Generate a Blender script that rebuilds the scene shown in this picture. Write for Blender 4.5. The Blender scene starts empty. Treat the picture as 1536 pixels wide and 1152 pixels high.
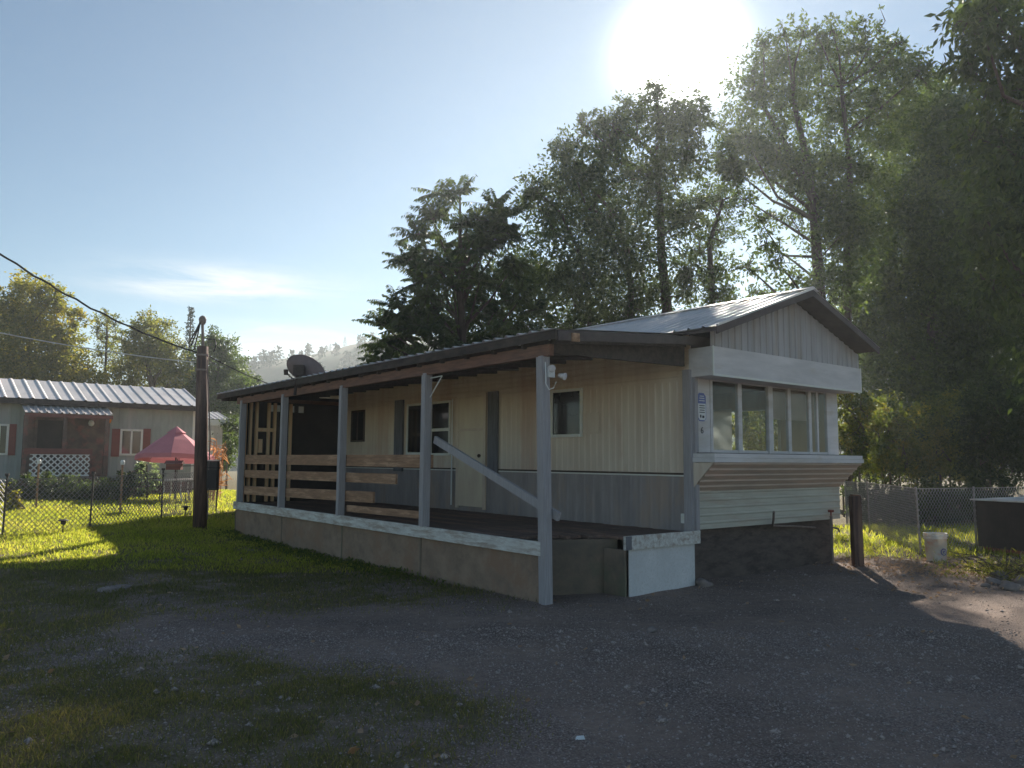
import bpy, math, random
import numpy as np
from mathutils import Vector, Matrix
random.seed(7); RNG = np.random.default_rng(11)
SC = bpy.context.scene; COL = SC.collection
R = math.radians

# ------------------------------------------------------------------ camera and measuring helpers
F = 1180.0; PITCH = R(6.0); CAMH = 1.6
SUN_AZ, SUN_EL = R(12.7), R(28.2)
def ray(u, v):
    x = (u-768)/F; z = (576-v)/F
    return np.array([x, math.cos(PITCH)-z*math.sin(PITCH), math.sin(PITCH)+z*math.cos(PITCH)])
CAM = np.array([0, 0, CAMH])
def W(u, v, y):                       # world point seen at photo position (u, v) at world depth y
    r = ray(u, v); return CAM + r*(y/r[1])
def sst(t): t = np.clip(t, 0, 1); return t*t*(3-2*t)
def gz(x, y):                         # height of the terrain
    x = np.asarray(x, float); y = np.asarray(y, float)
    h = .58*sst((-x-1)/12)*sst((y-8)/14)
    h = h + .12*sst((y-40)/80)
    near = np.exp(-((y-8)/22)**2)
    h = h + near*(.012*np.sin(x*1.7+y*.9)+.009*np.sin(x*3.1-y*2.3+1)+.006*np.sin(x*6.3+y*5.1))
    return h
def G(u, v):                          # terrain point under a photo position
    r = ray(u, v); z = 0.
    for _ in range(12):
        t = (z-CAMH)/r[2]; p = CAM + r*t; z = float(gz(p[0], p[1]))
    return np.array([p[0], p[1], z])

# ------------------------------------------------------------------ materials
def mat(name, c1, c2=None, scale=8, rough=.8, metal=0., bump=0., stretch=(1,1,1), trans=0., spec=.3, c3=None, sc3=1.2, lo=.35, hi=.65, coord='Object', detail=6, gain=1.72):
    m = bpy.data.materials.new(name); m.use_nodes = True; n = m.node_tree.nodes; l = m.node_tree.links
    b = n['Principled BSDF']; b.inputs['Roughness'].default_value = rough; b.inputs['Metallic'].default_value = metal
    b.inputs['Specular IOR Level'].default_value = spec
    c2 = c2 or tuple(x*.75 for x in c1)
    warm = lambda c: tuple(min(.78, x*gain*k) for x, k in zip(c, (1.05,.98,.98)))
    c1, c2 = warm(c1), warm(c2); c3 = c3 and warm(c3)
    tc = n.new('ShaderNodeTexCoord'); mp = n.new('ShaderNodeMapping'); mp.inputs['Scale'].default_value = stretch
    l.new(tc.outputs[coord], mp.inputs[0])
    nz = n.new('ShaderNodeTexNoise'); nz.inputs['Scale'].default_value = scale; nz.inputs['Detail'].default_value = detail; nz.inputs['Roughness'].default_value = .65
    l.new(mp.outputs[0], nz.inputs[0])
    cr = n.new('ShaderNodeValToRGB'); cr.color_ramp.elements[0].position = lo; cr.color_ramp.elements[1].position = hi
    cr.color_ramp.elements[0].color = (*c2, 1); cr.color_ramp.elements[1].color = (*c1, 1)
    l.new(nz.outputs[0], cr.inputs[0]); out = cr.outputs[0]
    if c3:
        n3 = n.new('ShaderNodeTexNoise'); n3.inputs['Scale'].default_value = sc3; n3.inputs['Detail'].default_value = 8; n3.inputs['Roughness'].default_value = .7
        l.new(mp.outputs[0], n3.inputs[0])
        r3 = n.new('ShaderNodeValToRGB'); r3.color_ramp.elements[0].position = .5; r3.color_ramp.elements[1].position = .62
        l.new(n3.outputs[0], r3.inputs[0])
        mx = n.new('ShaderNodeMixRGB'); l.new(r3.outputs[0], mx.inputs[0]); l.new(out, mx.inputs[1]); mx.inputs[2].default_value = (*c3, 1); out = mx.outputs[0]
    l.new(out, b.inputs['Base Color'])
    if bump:
        bp = n.new('ShaderNodeBump'); bp.inputs['Strength'].default_value = bump; bp.inputs['Distance'].default_value = .02
        l.new(nz.outputs[0], bp.inputs['Height']); l.new(bp.outputs[0], b.inputs['Normal'])
    if trans:
        t = n.new('ShaderNodeBsdfTranslucent'); l.new(out, t.inputs[0])
        ms = n.new('ShaderNodeMixShader'); ms.inputs[0].default_value = trans
        l.new(b.outputs[0], ms.inputs[1]); l.new(t.outputs[0], ms.inputs[2]); l.new(ms.outputs[0], n['Material Output'].inputs[0])
    return m
def leafmat(name, cols, trans=.4, tcol=1.6, gain=1.5):
    # leaf colour by the tint stored on every leaf (species variation, not shade)
    m = bpy.data.materials.new(name); m.use_nodes = True; n = m.node_tree.nodes; l = m.node_tree.links
    b = n['Principled BSDF']; b.inputs['Roughness'].default_value = .55; b.inputs['Specular IOR Level'].default_value = .3
    cols = [tuple(x*gain for x in c) for c in cols]; at = n.new('ShaderNodeAttribute'); at.attribute_name = 'tint'
    cr = n.new('ShaderNodeValToRGB'); e = cr.color_ramp.elements
    e[0].color = (*cols[0], 1); e[1].color = (*cols[-1], 1)
    for i, c in enumerate(cols[1:-1]):
        k = e.new((i+1)/(len(cols)-1)); k.color = (*c, 1)
    l.new(at.outputs['Fac'], cr.inputs[0]); l.new(cr.outputs[0], b.inputs['Base Color'])
    mu = n.new('ShaderNodeMixRGB'); mu.blend_type = 'MULTIPLY'; mu.inputs[0].default_value = 1; mu.inputs[2].default_value = (tcol, tcol*1.05, tcol*.5, 1)
    l.new(cr.outputs[0], mu.inputs[1])
    t = n.new('ShaderNodeBsdfTranslucent'); l.new(mu.outputs[0], t.inputs[0])
    ms = n.new('ShaderNodeMixShader'); ms.inputs[0].default_value = trans
    l.new(b.outputs[0], ms.inputs[1]); l.new(t.outputs[0], ms.inputs[2]); l.new(ms.outputs[0], n['Material Output'].inputs[0])
    return m
def glassmat(name, tint=(1,1,1), refl=.12):
    m = bpy.data.materials.new(name); m.use_nodes = True; n = m.node_tree.nodes; l = m.node_tree.links
    n.remove(n['Principled BSDF'])
    tr = n.new('ShaderNodeBsdfTransparent'); tr.inputs[0].default_value = (*tint, 1)
    gl = n.new('ShaderNodeBsdfGlossy'); gl.inputs['Roughness'].default_value = .03
    fr = n.new('ShaderNodeFresnel'); fr.inputs[0].default_value = 1.5
    ad = n.new('ShaderNodeMath'); ad.operation = 'ADD'; ad.inputs[1].default_value = refl; ad.use_clamp = True
    ge = n.new('ShaderNodeNewGeometry'); bf = n.new('ShaderNodeMath'); bf.operation = 'SUBTRACT'; bf.inputs[0].default_value = 1; l.new(ge.outputs['Backfacing'], bf.inputs[1])
    fm = n.new('ShaderNodeMath'); fm.operation = 'MULTIPLY'; l.new(fr.outputs[0], fm.inputs[0]); l.new(bf.outputs[0], fm.inputs[1]); l.new(fm.outputs[0], ad.inputs[0])
    ms = n.new('ShaderNodeMixShader'); l.new(ad.outputs[0], ms.inputs[0]); l.new(tr.outputs[0], ms.inputs[1]); l.new(gl.outputs[0], ms.inputs[2])
    l.new(ms.outputs[0], n['Material Output'].inputs[0]); return m
M = {}
M['siding'] = mat('cream_siding', (.45,.395,.325), (.37,.32,.26), 3, .7, bump=.1, stretch=(1,1,.16), c3=(.35,.275,.215), sc3=1.6)
M['lower_siding'] = mat('grey_lower_siding', (.205,.195,.195), (.155,.148,.15), 4, .75, stretch=(1,1,.3), c3=(.22,.185,.16))
M['front_white'] = mat('faded_white_metal', (.42,.425,.43), (.34,.345,.35), 3, .55, stretch=(.4,1,2), c3=(.335,.325,.30), sc3=1.3)
M['gable_metal'] = mat('weathered_gable_metal', (.29,.295,.305), (.215,.22,.23), 3, .6, stretch=(2,1,.2), c3=(.23,.215,.195), sc3=1.3)
M['front_green'] = mat('pale_green_metal', (.33,.345,.30), (.265,.275,.24), 3, .6, stretch=(.4,1,3), c3=(.27,.25,.21), sc3=1.6)
M['flare'] = mat('tan_metal', (.32,.275,.23), (.25,.215,.185), 4, .6, stretch=(.4,1,3), c3=(.36,.28,.23))
M['trim_dark'] = mat('dark_trim', (.06,.045,.035), (.035,.028,.025), 10)
M['white_trim'] = mat('white_frame', (.62,.60,.55), (.48,.45,.40), 12, .6)
M['post_wood'] = mat('painted_post', (.255,.255,.27), (.18,.182,.195), 6, .8, bump=.4, stretch=(16,16,.5), c3=(.20,.195,.19), sc3=7)
M['pale_board'] = mat('peeling_pale_board', (.46,.46,.44), (.30,.29,.27), 7, .85, bump=.4, stretch=(3,.5,3), c3=(.25,.22,.19), sc3=4)
M['white_panel'] = mat('speckled_white_panel', (.43,.45,.455), (.36,.38,.385), 3, .75, bump=.1, c3=(.35,.36,.355), sc3=30)
M['plywood'] = mat('weathered_plywood', (.205,.155,.115), (.13,.10,.076), 3, .9, bump=.25, stretch=(1,1,1.2), c3=(.17,.115,.08), sc3=1.6)
M['plywood_dark'] = mat('dark_plywood', (.15,.12,.09), (.085,.075,.06), 3, .9, bump=.25, c3=(.10,.10,.07))  # darker brown plywood with grey-green patches
M['rail_wood'] = mat('orange_rough_wood', (.235,.145,.09), (.145,.09,.058), 7, .85, bump=.4, stretch=(4,.5,4), c3=(.30,.20,.13), sc3=3)
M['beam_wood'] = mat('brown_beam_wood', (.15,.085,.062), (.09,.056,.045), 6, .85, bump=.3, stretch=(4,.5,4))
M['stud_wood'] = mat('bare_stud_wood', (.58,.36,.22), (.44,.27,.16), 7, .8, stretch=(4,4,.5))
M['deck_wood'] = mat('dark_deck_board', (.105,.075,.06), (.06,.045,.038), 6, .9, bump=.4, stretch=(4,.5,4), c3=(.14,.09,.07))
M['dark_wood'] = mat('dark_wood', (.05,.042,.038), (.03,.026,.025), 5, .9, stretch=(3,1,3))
M['crawl'] = mat('crawl_shade_brown', (.085,.07,.062), (.05,.043,.04), 3, .9, bump=.4, stretch=(1,1,3), c3=(.04,.034,.033), sc3=2)
M['black_sheet'] = mat('dark_sheathing', (.035,.030,.028), (.022,.019,.018), 2, .9)
M['roof_metal'] = mat('galvanised_roof', (.40,.395,.385), (.32,.315,.305), 2, .42, metal=.35, stretch=(1,.4,1), c3=(.42,.40,.38), sc3=.6)
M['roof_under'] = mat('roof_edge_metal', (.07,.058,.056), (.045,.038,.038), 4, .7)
M['inside'] = mat('dim_interior', (.20,.16,.13), (.14,.11,.09), 2, .9)
M['dark_glass'] = mat('dark_window_glass', (.012,.013,.016), (.010,.010,.012), 2, .06, spec=.6)
M['glass'] = glassmat('window_glass', (.93,.95,.94), .0)
M['door_cream'] = mat('cream_door', (.46,.40,.31), (.38,.33,.26), 3, .6, stretch=(1,1,.3))
M['blue_grey_wood'] = mat('blue_grey_wood', (.11,.115,.13), (.07,.075,.085), 5, .8, stretch=(3,3,.5))
M['pipe'] = mat('old_pipe', (.16,.13,.115), (.09,.075,.07), 8, .7)
M['steel'] = mat('galvanised_wire', (.26,.26,.27), (.19,.19,.2), 30, .38, metal=.8)
M['post_steel'] = mat('fence_post_steel', (.24,.23,.22), (.15,.145,.14), 12, .55, metal=.5)
M['tpost'] = mat('dark_t_post', (.055,.05,.045), (.035,.032,.03), 14, .7)
M['concrete'] = mat('concrete_block', (.075,.068,.062), (.045,.04,.038), 9, .9, bump=.3)
M['dish'] = mat('grey_dish_back', (.13,.105,.11), (.10,.085,.09), 5, .6)
M['plastic_white'] = mat('white_plastic', (.70,.69,.66), (.60,.59,.55), 8, .5)
M['pole_wood'] = mat('creosoted_pole', (.085,.055,.045), (.045,.032,.03), 9, .9, bump=.5, stretch=(3,3,.25), c3=(.13,.085,.065), sc3=2.5)
M['black'] = mat('black_rubber', (.022,.02,.02), (.014,.013,.013), 20, .6)
M['iron'] = mat('wrought_iron', (.04,.03,.028), (.025,.02,.02), 20, .5, metal=.3)
M['teal_siding'] = mat('teal_grey_siding', (.21,.245,.235), (.165,.19,.185), 3, .75, stretch=(1,1,.3), c3=(.24,.25,.25))
M['shed_grey'] = mat('pale_shed_siding', (.36,.37,.37), (.29,.30,.30), 3, .75, stretch=(1,1,.3))
M['shutter'] = mat('maroon_shutter', (.16,.055,.045), (.11,.04,.035), 10, .7, stretch=(1,1,6))
M['house_brown'] = mat('dark_brown_wall', (.115,.085,.07), (.06,.045,.04), 2.2, .9, c3=(.16,.07,.06), sc3=2.5)
M['maroon_wood'] = mat('maroon_rail_wood', (.15,.065,.055), (.10,.045,.04), 6, .8, stretch=(.4,3,3))
M['lattice'] = mat('white_lattice', (.72,.71,.68), (.60,.59,.56), 14, .7)
M['canopy'] = mat('red_canvas', (.38,.155,.175), (.33,.13,.15), 2, .85, trans=.10)
M['leaf_dry'] = mat('dry_stalk', (.36,.21,.095), (.24,.13,.06), 6, .8, trans=.3)
M['bark'] = mat('grey_brown_bark', (.085,.066,.052), (.045,.036,.03), 6, .95, bump=.6, stretch=(3,3,.5))
M['bark_dark'] = mat('dark_bark', (.06,.047,.04), (.03,.025,.022), 6, .95, bump=.6, stretch=(3,3,.5))
M['bucket'] = mat('scuffed_white_bucket', (.66,.60,.53), (.50,.43,.37), 5, .5, c3=(.42,.34,.28), sc3=6, trans=.25)
M['logo_blue'] = mat('faded_blue_print', (.05,.06,.16), (.09,.10,.2), 30, .5)
M['sign_blue'] = mat('blue_sign_face', (.07,.10,.27), (.05,.07,.20), 10, .4)
M['sign_pale'] = mat('pale_sign_face', (.62,.66,.70), (.56,.60,.64), 10, .5)
M['ink'] = mat('dark_ink', (.02,.02,.03), None, 5, .6)
M['bin_dark'] = mat('dark_bin', (.035,.03,.03), (.02,.018,.02), 3, .6)
M['bin_lid'] = mat('pale_lid', (.50,.47,.44), (.36,.33,.31), 4, .5)
M['rust'] = mat('rusty_red_metal', (.17,.05,.035), (.09,.035,.03), 12, .7)
M['stone'] = mat('field_stone', (.17,.145,.13), (.10,.09,.085), 7, .9, bump=.5)
M['paper'] = mat('white_scrap', (.82,.82,.80), (.74,.74,.73), 8, .7)
M['dead_leaf'] = mat('dead_leaf', (.32,.23,.15), (.17,.11,.07), 9, .8, trans=.25, coord='Generated')
M['orange'] = mat('orange_plastic', (.75,.20,.04), None, 6, .5)
M['table_white'] = mat('white_table', (.78,.77,.74), (.70,.69,.66), 5, .5)
M['clear_panel'] = mat('milky_translucent', (.80,.80,.76), (.74,.74,.70), 5, .5, trans=.8)
M['crown_green'] = leafmat('green_leaf', [(.028,.042,.018),(.050,.070,.026),(.075,.095,.030)], .45, 1.9)
M['crown_dark'] = leafmat('dark_leaf', [(.022,.034,.018),(.040,.055,.024),(.060,.075,.03)], .4, 1.7)
M['crown_yellow'] = leafmat('yellowing_leaf', [(.06,.068,.018),(.12,.112,.024),(.22,.165,.03)], .52, 2.0)
M['crown_olive'] = leafmat('olive_leaf', [(.05,.06,.022),(.10,.10,.030),(.16,.135,.04)], .52, 2.0)
M['shrub_leaf'] = leafmat('shrub_leaf', [(.035,.05,.018),(.075,.085,.022),(.15,.12,.03)], .5, 2.2)
M['conifer'] = leafmat('needle', [(.022,.034,.022),(.035,.048,.028),(.05,.06,.035)], .15, 1)
M['shaded_dry_grass'] = leafmat('shaded_grass_blade', [(.045,.046,.022),(.085,.085,.034),(.18,.135,.07)], .5, 2.0)  # straw-mixed blades, toned down in colour for the shaded foreground
M['grass'] = leafmat('sunlit_grass_blade', [(.085,.095,.022),(.17,.175,.03),(.26,.21,.08)], .64, 2.3)  # same grass with sunlight put into a brighter colour
M['variegated'] = leafmat('variegated_leaf', [(.06,.10,.05),(.22,.28,.18),(.5,.52,.42)], .35, 1.1)

# ------------------------------------------------------------------ mesh builder: everything added becomes ONE mesh object
class MB:
    def __init__(s): s.v = []; s.f = []
    def add(s, vs, fs):
        o = len(s.v); s.v += [tuple(map(float, p)) for p in vs]; s.f += [tuple(i+o for i in f) for f in fs]; return s
    def box(s, x0, x1, y0, y1, z0, z1):
        return s.add([(x0,y0,z0),(x1,y0,z0),(x1,y1,z0),(x0,y1,z0),(x0,y0,z1),(x1,y0,z1),(x1,y1,z1),(x0,y1,z1)],
                     [(0,3,2,1),(4,5,6,7),(0,1,5,4),(1,2,6,5),(2,3,7,6),(3,0,4,7)])
    def bar(s, p, q, w, h, up=(0,0,1), w2=None, h2=None):
        p = Vector(p); q = Vector(q); d = (q-p).normalized(); u = Vector(up)
        if abs(d.dot(u)) > .98: u = Vector((0,1,0))
        a = d.cross(u).normalized(); b = a.cross(d).normalized(); vs = []
        for c, ww, hh in ((p, w, h), (q, w2 or w, h2 or h)):
            for i, j in ((-1,-1),(1,-1),(1,1),(-1,1)): vs.append(c+a*(i*ww/2)+b*(j*hh/2))
        return s.add(vs, [(3,2,1,0),(4,5,6,7),(0,1,5,4),(1,2,6,5),(2,3,7,6),(3,0,4,7)])
    def tube(s, pts, r, n=8, caps=True):
        pts = [Vector(p) for p in pts]; k = len(pts); rr = r if hasattr(r, '__len__') else [r]*k
        vs = []; ref = Vector((.31,.17,.93)).normalized()
        for i, p in enumerate(pts):
            d = (pts[min(i+1,k-1)]-pts[max(i-1,0)]).normalized()
            u = ref if abs(d.dot(ref)) < .95 else Vector((1,0,0))
            a = d.cross(u).normalized(); b = d.cross(a).normalized()
            for j in range(n):
                t = 2*math.pi*j/n; vs.append(p+a*(math.cos(t)*rr[i])+b*(math.sin(t)*rr[i]))
        fs = [(i*n+j, i*n+(j+1)%n, (i+1)*n+(j+1)%n, (i+1)*n+j) for i in range(k-1) for j in range(n)]
        if caps: fs += [tuple(range(n))[::-1], tuple((k-1)*n+j for j in range(n))]
        return s.add(vs, fs)
    def lathe(s, prof, c=(0,0,0), n=20):
        vs = []; k = len(prof)
        for r, z in prof:
            for j in range(n):
                t = 2*math.pi*j/n; vs.append((c[0]+r*math.cos(t), c[1]+r*math.sin(t), c[2]+z))
        return s.add(vs, [(i*n+j, i*n+(j+1)%n, (i+1)*n+(j+1)%n, (i+1)*n+j) for i in range(k-1) for j in range(n)])
    def prism(s, poly, d):                      # poly: 3-D points, extruded by vector d
        k = len(poly); d = Vector(d); vs = [Vector(p) for p in poly]; vs += [p+d for p in vs]
        return s.add(vs, [tuple(range(k))[::-1], tuple(range(k, 2*k))]+[(i, (i+1)%k, k+(i+1)%k, k+i) for i in range(k)])
    def corr(s, P, Ud, Vd, nrm, nu, depth, duty=.35, thick=.0, skew=.12):
        # ribbed sheet: origin P, edges Ud (across the ribs) and Vd (along the ribs)
        P = Vector(P); Ud = Vector(Ud); Vd = Vector(Vd); nrm = Vector(nrm).normalized(); vs = []; fs = []; t = []
        for i in range(nu):
            t += [((i)/nu, 0), ((i+1-duty-skew)/nu, 0), ((i+1-duty)/nu, 1), ((i+1-skew)/nu, 1)]
        t.append((1., 0))
        for q, h in t:
            a = P+Ud*q+nrm*(h*depth); vs += [a, a+Vd]
        for i in range(len(t)-1): fs.append((2*i, 2*i+2, 2*i+3, 2*i+1))
        return s.add(vs, fs)
    def build(s, name, m, parent=None, smooth=False, bevel=0):
        me = bpy.data.meshes.new(name); me.from_pydata(s.v, [], s.f); me.update()
        if smooth: me.polygons.foreach_set('use_smooth', [True]*len(me.polygons))
        me.materials.append(m); o = bpy.data.objects.new(name, me); COL.objects.link(o)
        if parent: o.parent = parent
        if bevel:
            b = o.modifiers.new('b', 'BEVEL'); b.width = bevel; b.segments = 2; b.limit_method = 'ANGLE'
        return o
def tag(o, label=None, cat=None, group=None, kind=None):
    for k, v in (('label', label), ('category', cat), ('group', group), ('kind', kind)):
        if v: o[k] = v
    return o
def thing(name, label, cat, loc=(0,0,0), rz=0, group=None, rx=0):
    o = bpy.data.objects.new(name, None); COL.objects.link(o); o.location = loc; o.rotation_euler = (rx, 0, rz)
    o.empty_display_size = .2
    return tag(o, label, cat, group)
def copy_tree(o, parent=None):
    c = o.copy(); COL.objects.link(c)
    if parent: c.parent = parent
    for ch in list(o.children): copy_tree(ch, c)
    return c
def npmesh(name, V, Fq, m, parent=None, tint=None, smooth=False):
    # fast mesh: V (n,3), Fq (k,4) quads
    me = bpy.data.meshes.new(name); nv = len(V); nf = len(Fq); w = Fq.shape[1]
    me.vertices.add(nv); me.vertices.foreach_set('co', V.astype(np.float32).ravel())
    me.loops.add(nf*w); me.loops.foreach_set('vertex_index', Fq.astype(np.int32).ravel())
    me.polygons.add(nf); me.polygons.foreach_set('loop_start', np.arange(0, nf*w, w, dtype=np.int32))
    if tint is not None:
        a = me.attributes.new('tint', 'FLOAT', 'FACE'); a.data.foreach_set('value', tint.astype(np.float32))
    me.update(calc_edges=True); me.validate()
    if smooth: me.polygons.foreach_set('use_smooth', np.ones(nf, bool))
    me.materials.append(m); o = bpy.data.objects.new(name, me); COL.objects.link(o)
    if parent: o.parent = parent
    return o
def unit(a): return a/np.maximum(np.linalg.norm(a, axis=-1, keepdims=True), 1e-9)
def leaves(C, D, L, Wd, droop=0.):
    # rhombic folded leaves: centres C, directions D, lengths L, widths Wd -> verts, quads
    n = len(C); D = unit(D); r = unit(RNG.normal(size=(n,3))+np.array([0,0,.6])); S = unit(np.cross(D, r)); N = unit(np.cross(S, D))
    L = np.asarray(L).reshape(-1,1)*np.ones((n,1)); Wd = np.asarray(Wd).reshape(-1,1)*np.ones((n,1))
    a = C; b = C+D*L*.45+S*Wd*.5+N*Wd*.12; c = C+D*L-N*L*droop; d = C+D*L*.45-S*Wd*.5+N*Wd*.12
    V = np.stack([a,b,c,d],1).reshape(-1,3); return V, np.arange(4*n).reshape(-1,4)

# ------------------------------------------------------------------ the mobile home (local axes: x across, y along the home away from us, z up)
YAW = R(39); TILT = .011
O3 = ground0 = G(818, 906); ORG = (float(O3[0]), float(O3[1]), 0.0)
CY, SY = math.cos(YAW), math.sin(YAW)
def HL(x, y, z=0):
    y, z = y-TILT*z, z+TILT*y
    return np.array([ORG[0]+CY*x-SY*y, ORG[1]+SY*x+CY*y, z])
home = thing('mobile_home', 'long cream single-wide mobile home with metal gable roof and wide front window', 'mobile home', ORG, YAW, None, TILT)
WX = 2.6; RX = 6.56; YF = -.1; YB = 15.7
def P(name, m, parent, *boxes):
    b = MB()
    for x in boxes: b.box(*x)
    return b.build(name, m, parent)
MB().corr((WX,YF,1.51), (0,YB-YF,0), (0,0,1.30), (-1,0,0), 118, .012, .3).build('wall', M['siding'], home)
MB().corr((WX,YF,2.81), (0,0,.70), (0,YB-YF,0), (-1,0,0), 8, .014, .3).build('upper_siding', M['siding'], home)
P('belly_trim', M['trim_dark'], home, (WX-.022, WX+.02, YF, YB, 1.485, 1.512))
P('trim_strip', M['white_trim'], home, (WX-.014, WX+.02, YF, YB, 1.462, 1.483))
MB().corr((WX+.004,YF,.30), (0,YB-YF,0), (0,0,1.165), (-1,0,0), 80, .008, .3).build('lower_wall', M['lower_siding'], home)
# inside shell: floor, ceiling, partition, linings and the far wall with its window opening
P('floor', M['inside'], home, (WX+.02, RX-.02, YF+.03, YB-.02, .74, .92))
P('ceiling', M['inside'], home, (WX+.06, RX-.06, YF+.05, YB-.05, 2.98, 3.02))
P('lining', M['inside'], home, (WX+.03, WX+.06, YF+.05, 5.0, .93, 2.97), (WX+.07, RX-.06, 5.0, 5.06, .93, 2.97))
P('far_wall', M['siding'], home, (RX-.05, RX, YF+.02, .95, .74, 3.45), (RX-.05, RX, 2.85, YB, .74, 3.45), (RX-.05, RX, .952, 2.848, .74, 1.85), (RX-.05, RX, .952, 2.848, 2.64, 3.45))
P('end_wall', M['siding'], home, (WX+.03, RX-.06, YB-.04, YB, .74, 3.5))
fw = P('window_frame', M['white_trim'], home, (RX-.07, RX+.02, .96, 1.0, 1.86, 2.63), (RX-.07, RX+.02, 2.8, 2.84, 1.86, 2.63), (RX-.06, RX+.01, 1.88, 1.92, 1.855, 2.635), (RX-.065, RX+.015, 1.0, 2.8, 1.852, 1.868), (RX-.065, RX+.015, 1.0, 2.8, 2.622, 2.638))
P('pane', M['glass'], fw, (RX-.03, RX-.024, 1.0, 1.88, 1.86, 2.63), (RX-.03, RX-.024, 1.92, 2.8, 1.86, 2.63))
P('sheer_curtain', M['clear_panel'], home, (RX-.12, RX-.116, 1.95, 2.83, 1.84, 2.68))
# front end
P('corner_panel', M['front_white'], home, (WX+.02, 3.03, YF-.012, YF+.02, 1.79, 2.88))
P('corner_siding', M['siding'], home, (WX+.004, 3.03, YF-.008, YF+.02, 1.255, 1.785), (WX+.004, WX+.02, YF-.008, YF+.02, 1.79, 3.3))
P('front_panel', M['front_white'], home, (6.27, RX-.002, YF-.014, YF+.02, 1.80, 2.88))
MB().corr((WX,YF,.73), (0,0,.53), (RX-WX,0,0), (0,-1,0), 5, .012, .25).build('lower_front', M['front_green'], home)
MB().corr((WX-.02,YF-.004,1.26), (0,-.40,.40), (RX-WX+.02,0,0), (0,-1,-1), 5, .016, .3).build('flared_apron', M['flare'], home)
for x in (WX-.025, RX-.012):
    MB().prism([(x,YF,1.262),(x,YF,1.66),(x,YF-.40,1.66)], (.012,0,0)).build('apron_cheek', M['siding'], home)
sl = P('window_sill', M['front_white'], home, (WX-.04, RX+.03, -.53, YF+.0, 1.665, 1.725), (WX-.025, RX+.02, -.515, YF, 1.728, 1.785))
P('sill_ledge', M['roof_under'], sl, (WX+.0, 6.25, -.40, YF, 1.787, 1.797))
fr = MB()
for x0, x1, dy in ((3.035,3.09,.02),(3.70,3.795,.02),(4.47,4.585,.035),(5.03,5.115,.02),(5.64,5.72,.02),(5.89,5.94,.015),(6.20,6.265,.02)):
    fr.box(x0, x1, YF-dy, YF+.03, 1.80, 2.88)
fr.box(3.09, 6.20, YF-.012, YF+.025, 1.80, 1.842).box(3.09, 6.20, YF-.012, YF+.025, 2.83, 2.88)
fr = fr.build('front_window', M['front_white'], home)
for x0, x1 in ((3.09,3.70),(3.795,4.47),(4.585,5.03),(5.115,5.64),(5.72,5.89),(5.94,6.20)):
    P('pane', M['glass'], fr, (x0, x1, YF, YF+.006, 1.842, 2.83))
P('curtain', M['white_trim'], home, (3.86, 3.95, YF+.10, YF+.12, 1.84, 2.84))
P('blind', M['inside'], home, (4.60, 6.18, YF+.10, YF+.11, 2.35, 2.84))
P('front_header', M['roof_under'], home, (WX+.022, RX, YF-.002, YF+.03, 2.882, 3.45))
P('fascia_box', M['front_white'], home, (WX-.04, RX+.03, -.53, YF-.02, 2.845, 3.245))
P('fascia_edge', M['white_trim'], home, (WX-.046, RX+.036, -.536, -.524, 2.838, 2.868), (WX-.046, WX-.02, -.536, -.524, 2.868, 3.25), (RX+.012, RX+.036, -.536, -.524, 2.868, 3.25))
RS = .346; XR = 4.6; ZR = 4.27
def zroof(x): return ZR-RS*abs(x-XR)
gb = MB(); nrib = 26; t = []
for i in range(nrib):
    x = WX-.04+(RX+.07-WX+.0)*i/nrib; w = (RX+.07-WX)/nrib
    t += [(x,0),(x+w*.55,0),(x+w*.62,1),(x+w*.93,1)]
t.append((RX+.03,0)); vs = []
for x, h in t: vs += [(x,-.49-.014*h,3.246), (x,-.49-.014*h,zroof(x)-.10)]
gb.add(vs, [(2*i,2*i+2,2*i+3,2*i+1) for i in range(len(t)-1)])
gb.build('gable', M['gable_metal'], home)
# roof
Y0R, Y1R = -.86, 16.0
roof = MB().corr((2.2,Y0R,zroof(2.2)), (0,Y1R-Y0R,0), (XR-2.2,0,RS*(XR-2.2)), (-.33,0,.94), 70, .026, .16, skew=.1).corr((6.62,Y0R,zroof(6.62)), (0,Y1R-Y0R,0), (XR-6.62,0,RS*(6.62-XR)), (.33,0,.94), 70, .026, .16, skew=.1).build('roof', M['roof_metal'], home)
MB().bar((XR-.07,Y0R,ZR+.012),(XR-.07,Y1R,ZR+.012),.16,.008,up=(-.33,0,.94)).bar((XR+.07,Y0R,ZR+.012),(XR+.07,Y1R,ZR+.012),.16,.008,up=(.33,0,.94)).build('ridge_cap', M['roof_metal'], roof)
ud = MB()
for s in (-1, 1):
    x1 = XR+(1.99 if s > 0 else -2.37); z1 = zroof(x1)
    ud.prism([(XR,Y0R+.03,ZR-.02),(x1,Y0R+.03,z1-.02),(x1,Y0R+.03,z1-.07),(XR,Y0R+.03,ZR-.07)], (0,Y1R-Y0R-.06,0))
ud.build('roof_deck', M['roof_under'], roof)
rk = MB()
for s in (-1, 1):
    x1 = XR+(2.0 if s > 0 else -2.38); z1 = zroof(x1)
    rk.prism([(XR,Y0R,ZR-.012),(x1,Y0R,z1-.012),(x1,Y0R,z1-.11),(XR,Y0R,ZR-.11)], (0,.028,0))
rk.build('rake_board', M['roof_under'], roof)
fl = MB().bar((2.2,Y0R-.012,zroof(2.2)+.012),(XR,Y0R-.012,ZR+.012),.03,.03)
fl.build('rake_flashing', M['roof_metal'], roof)
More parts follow.
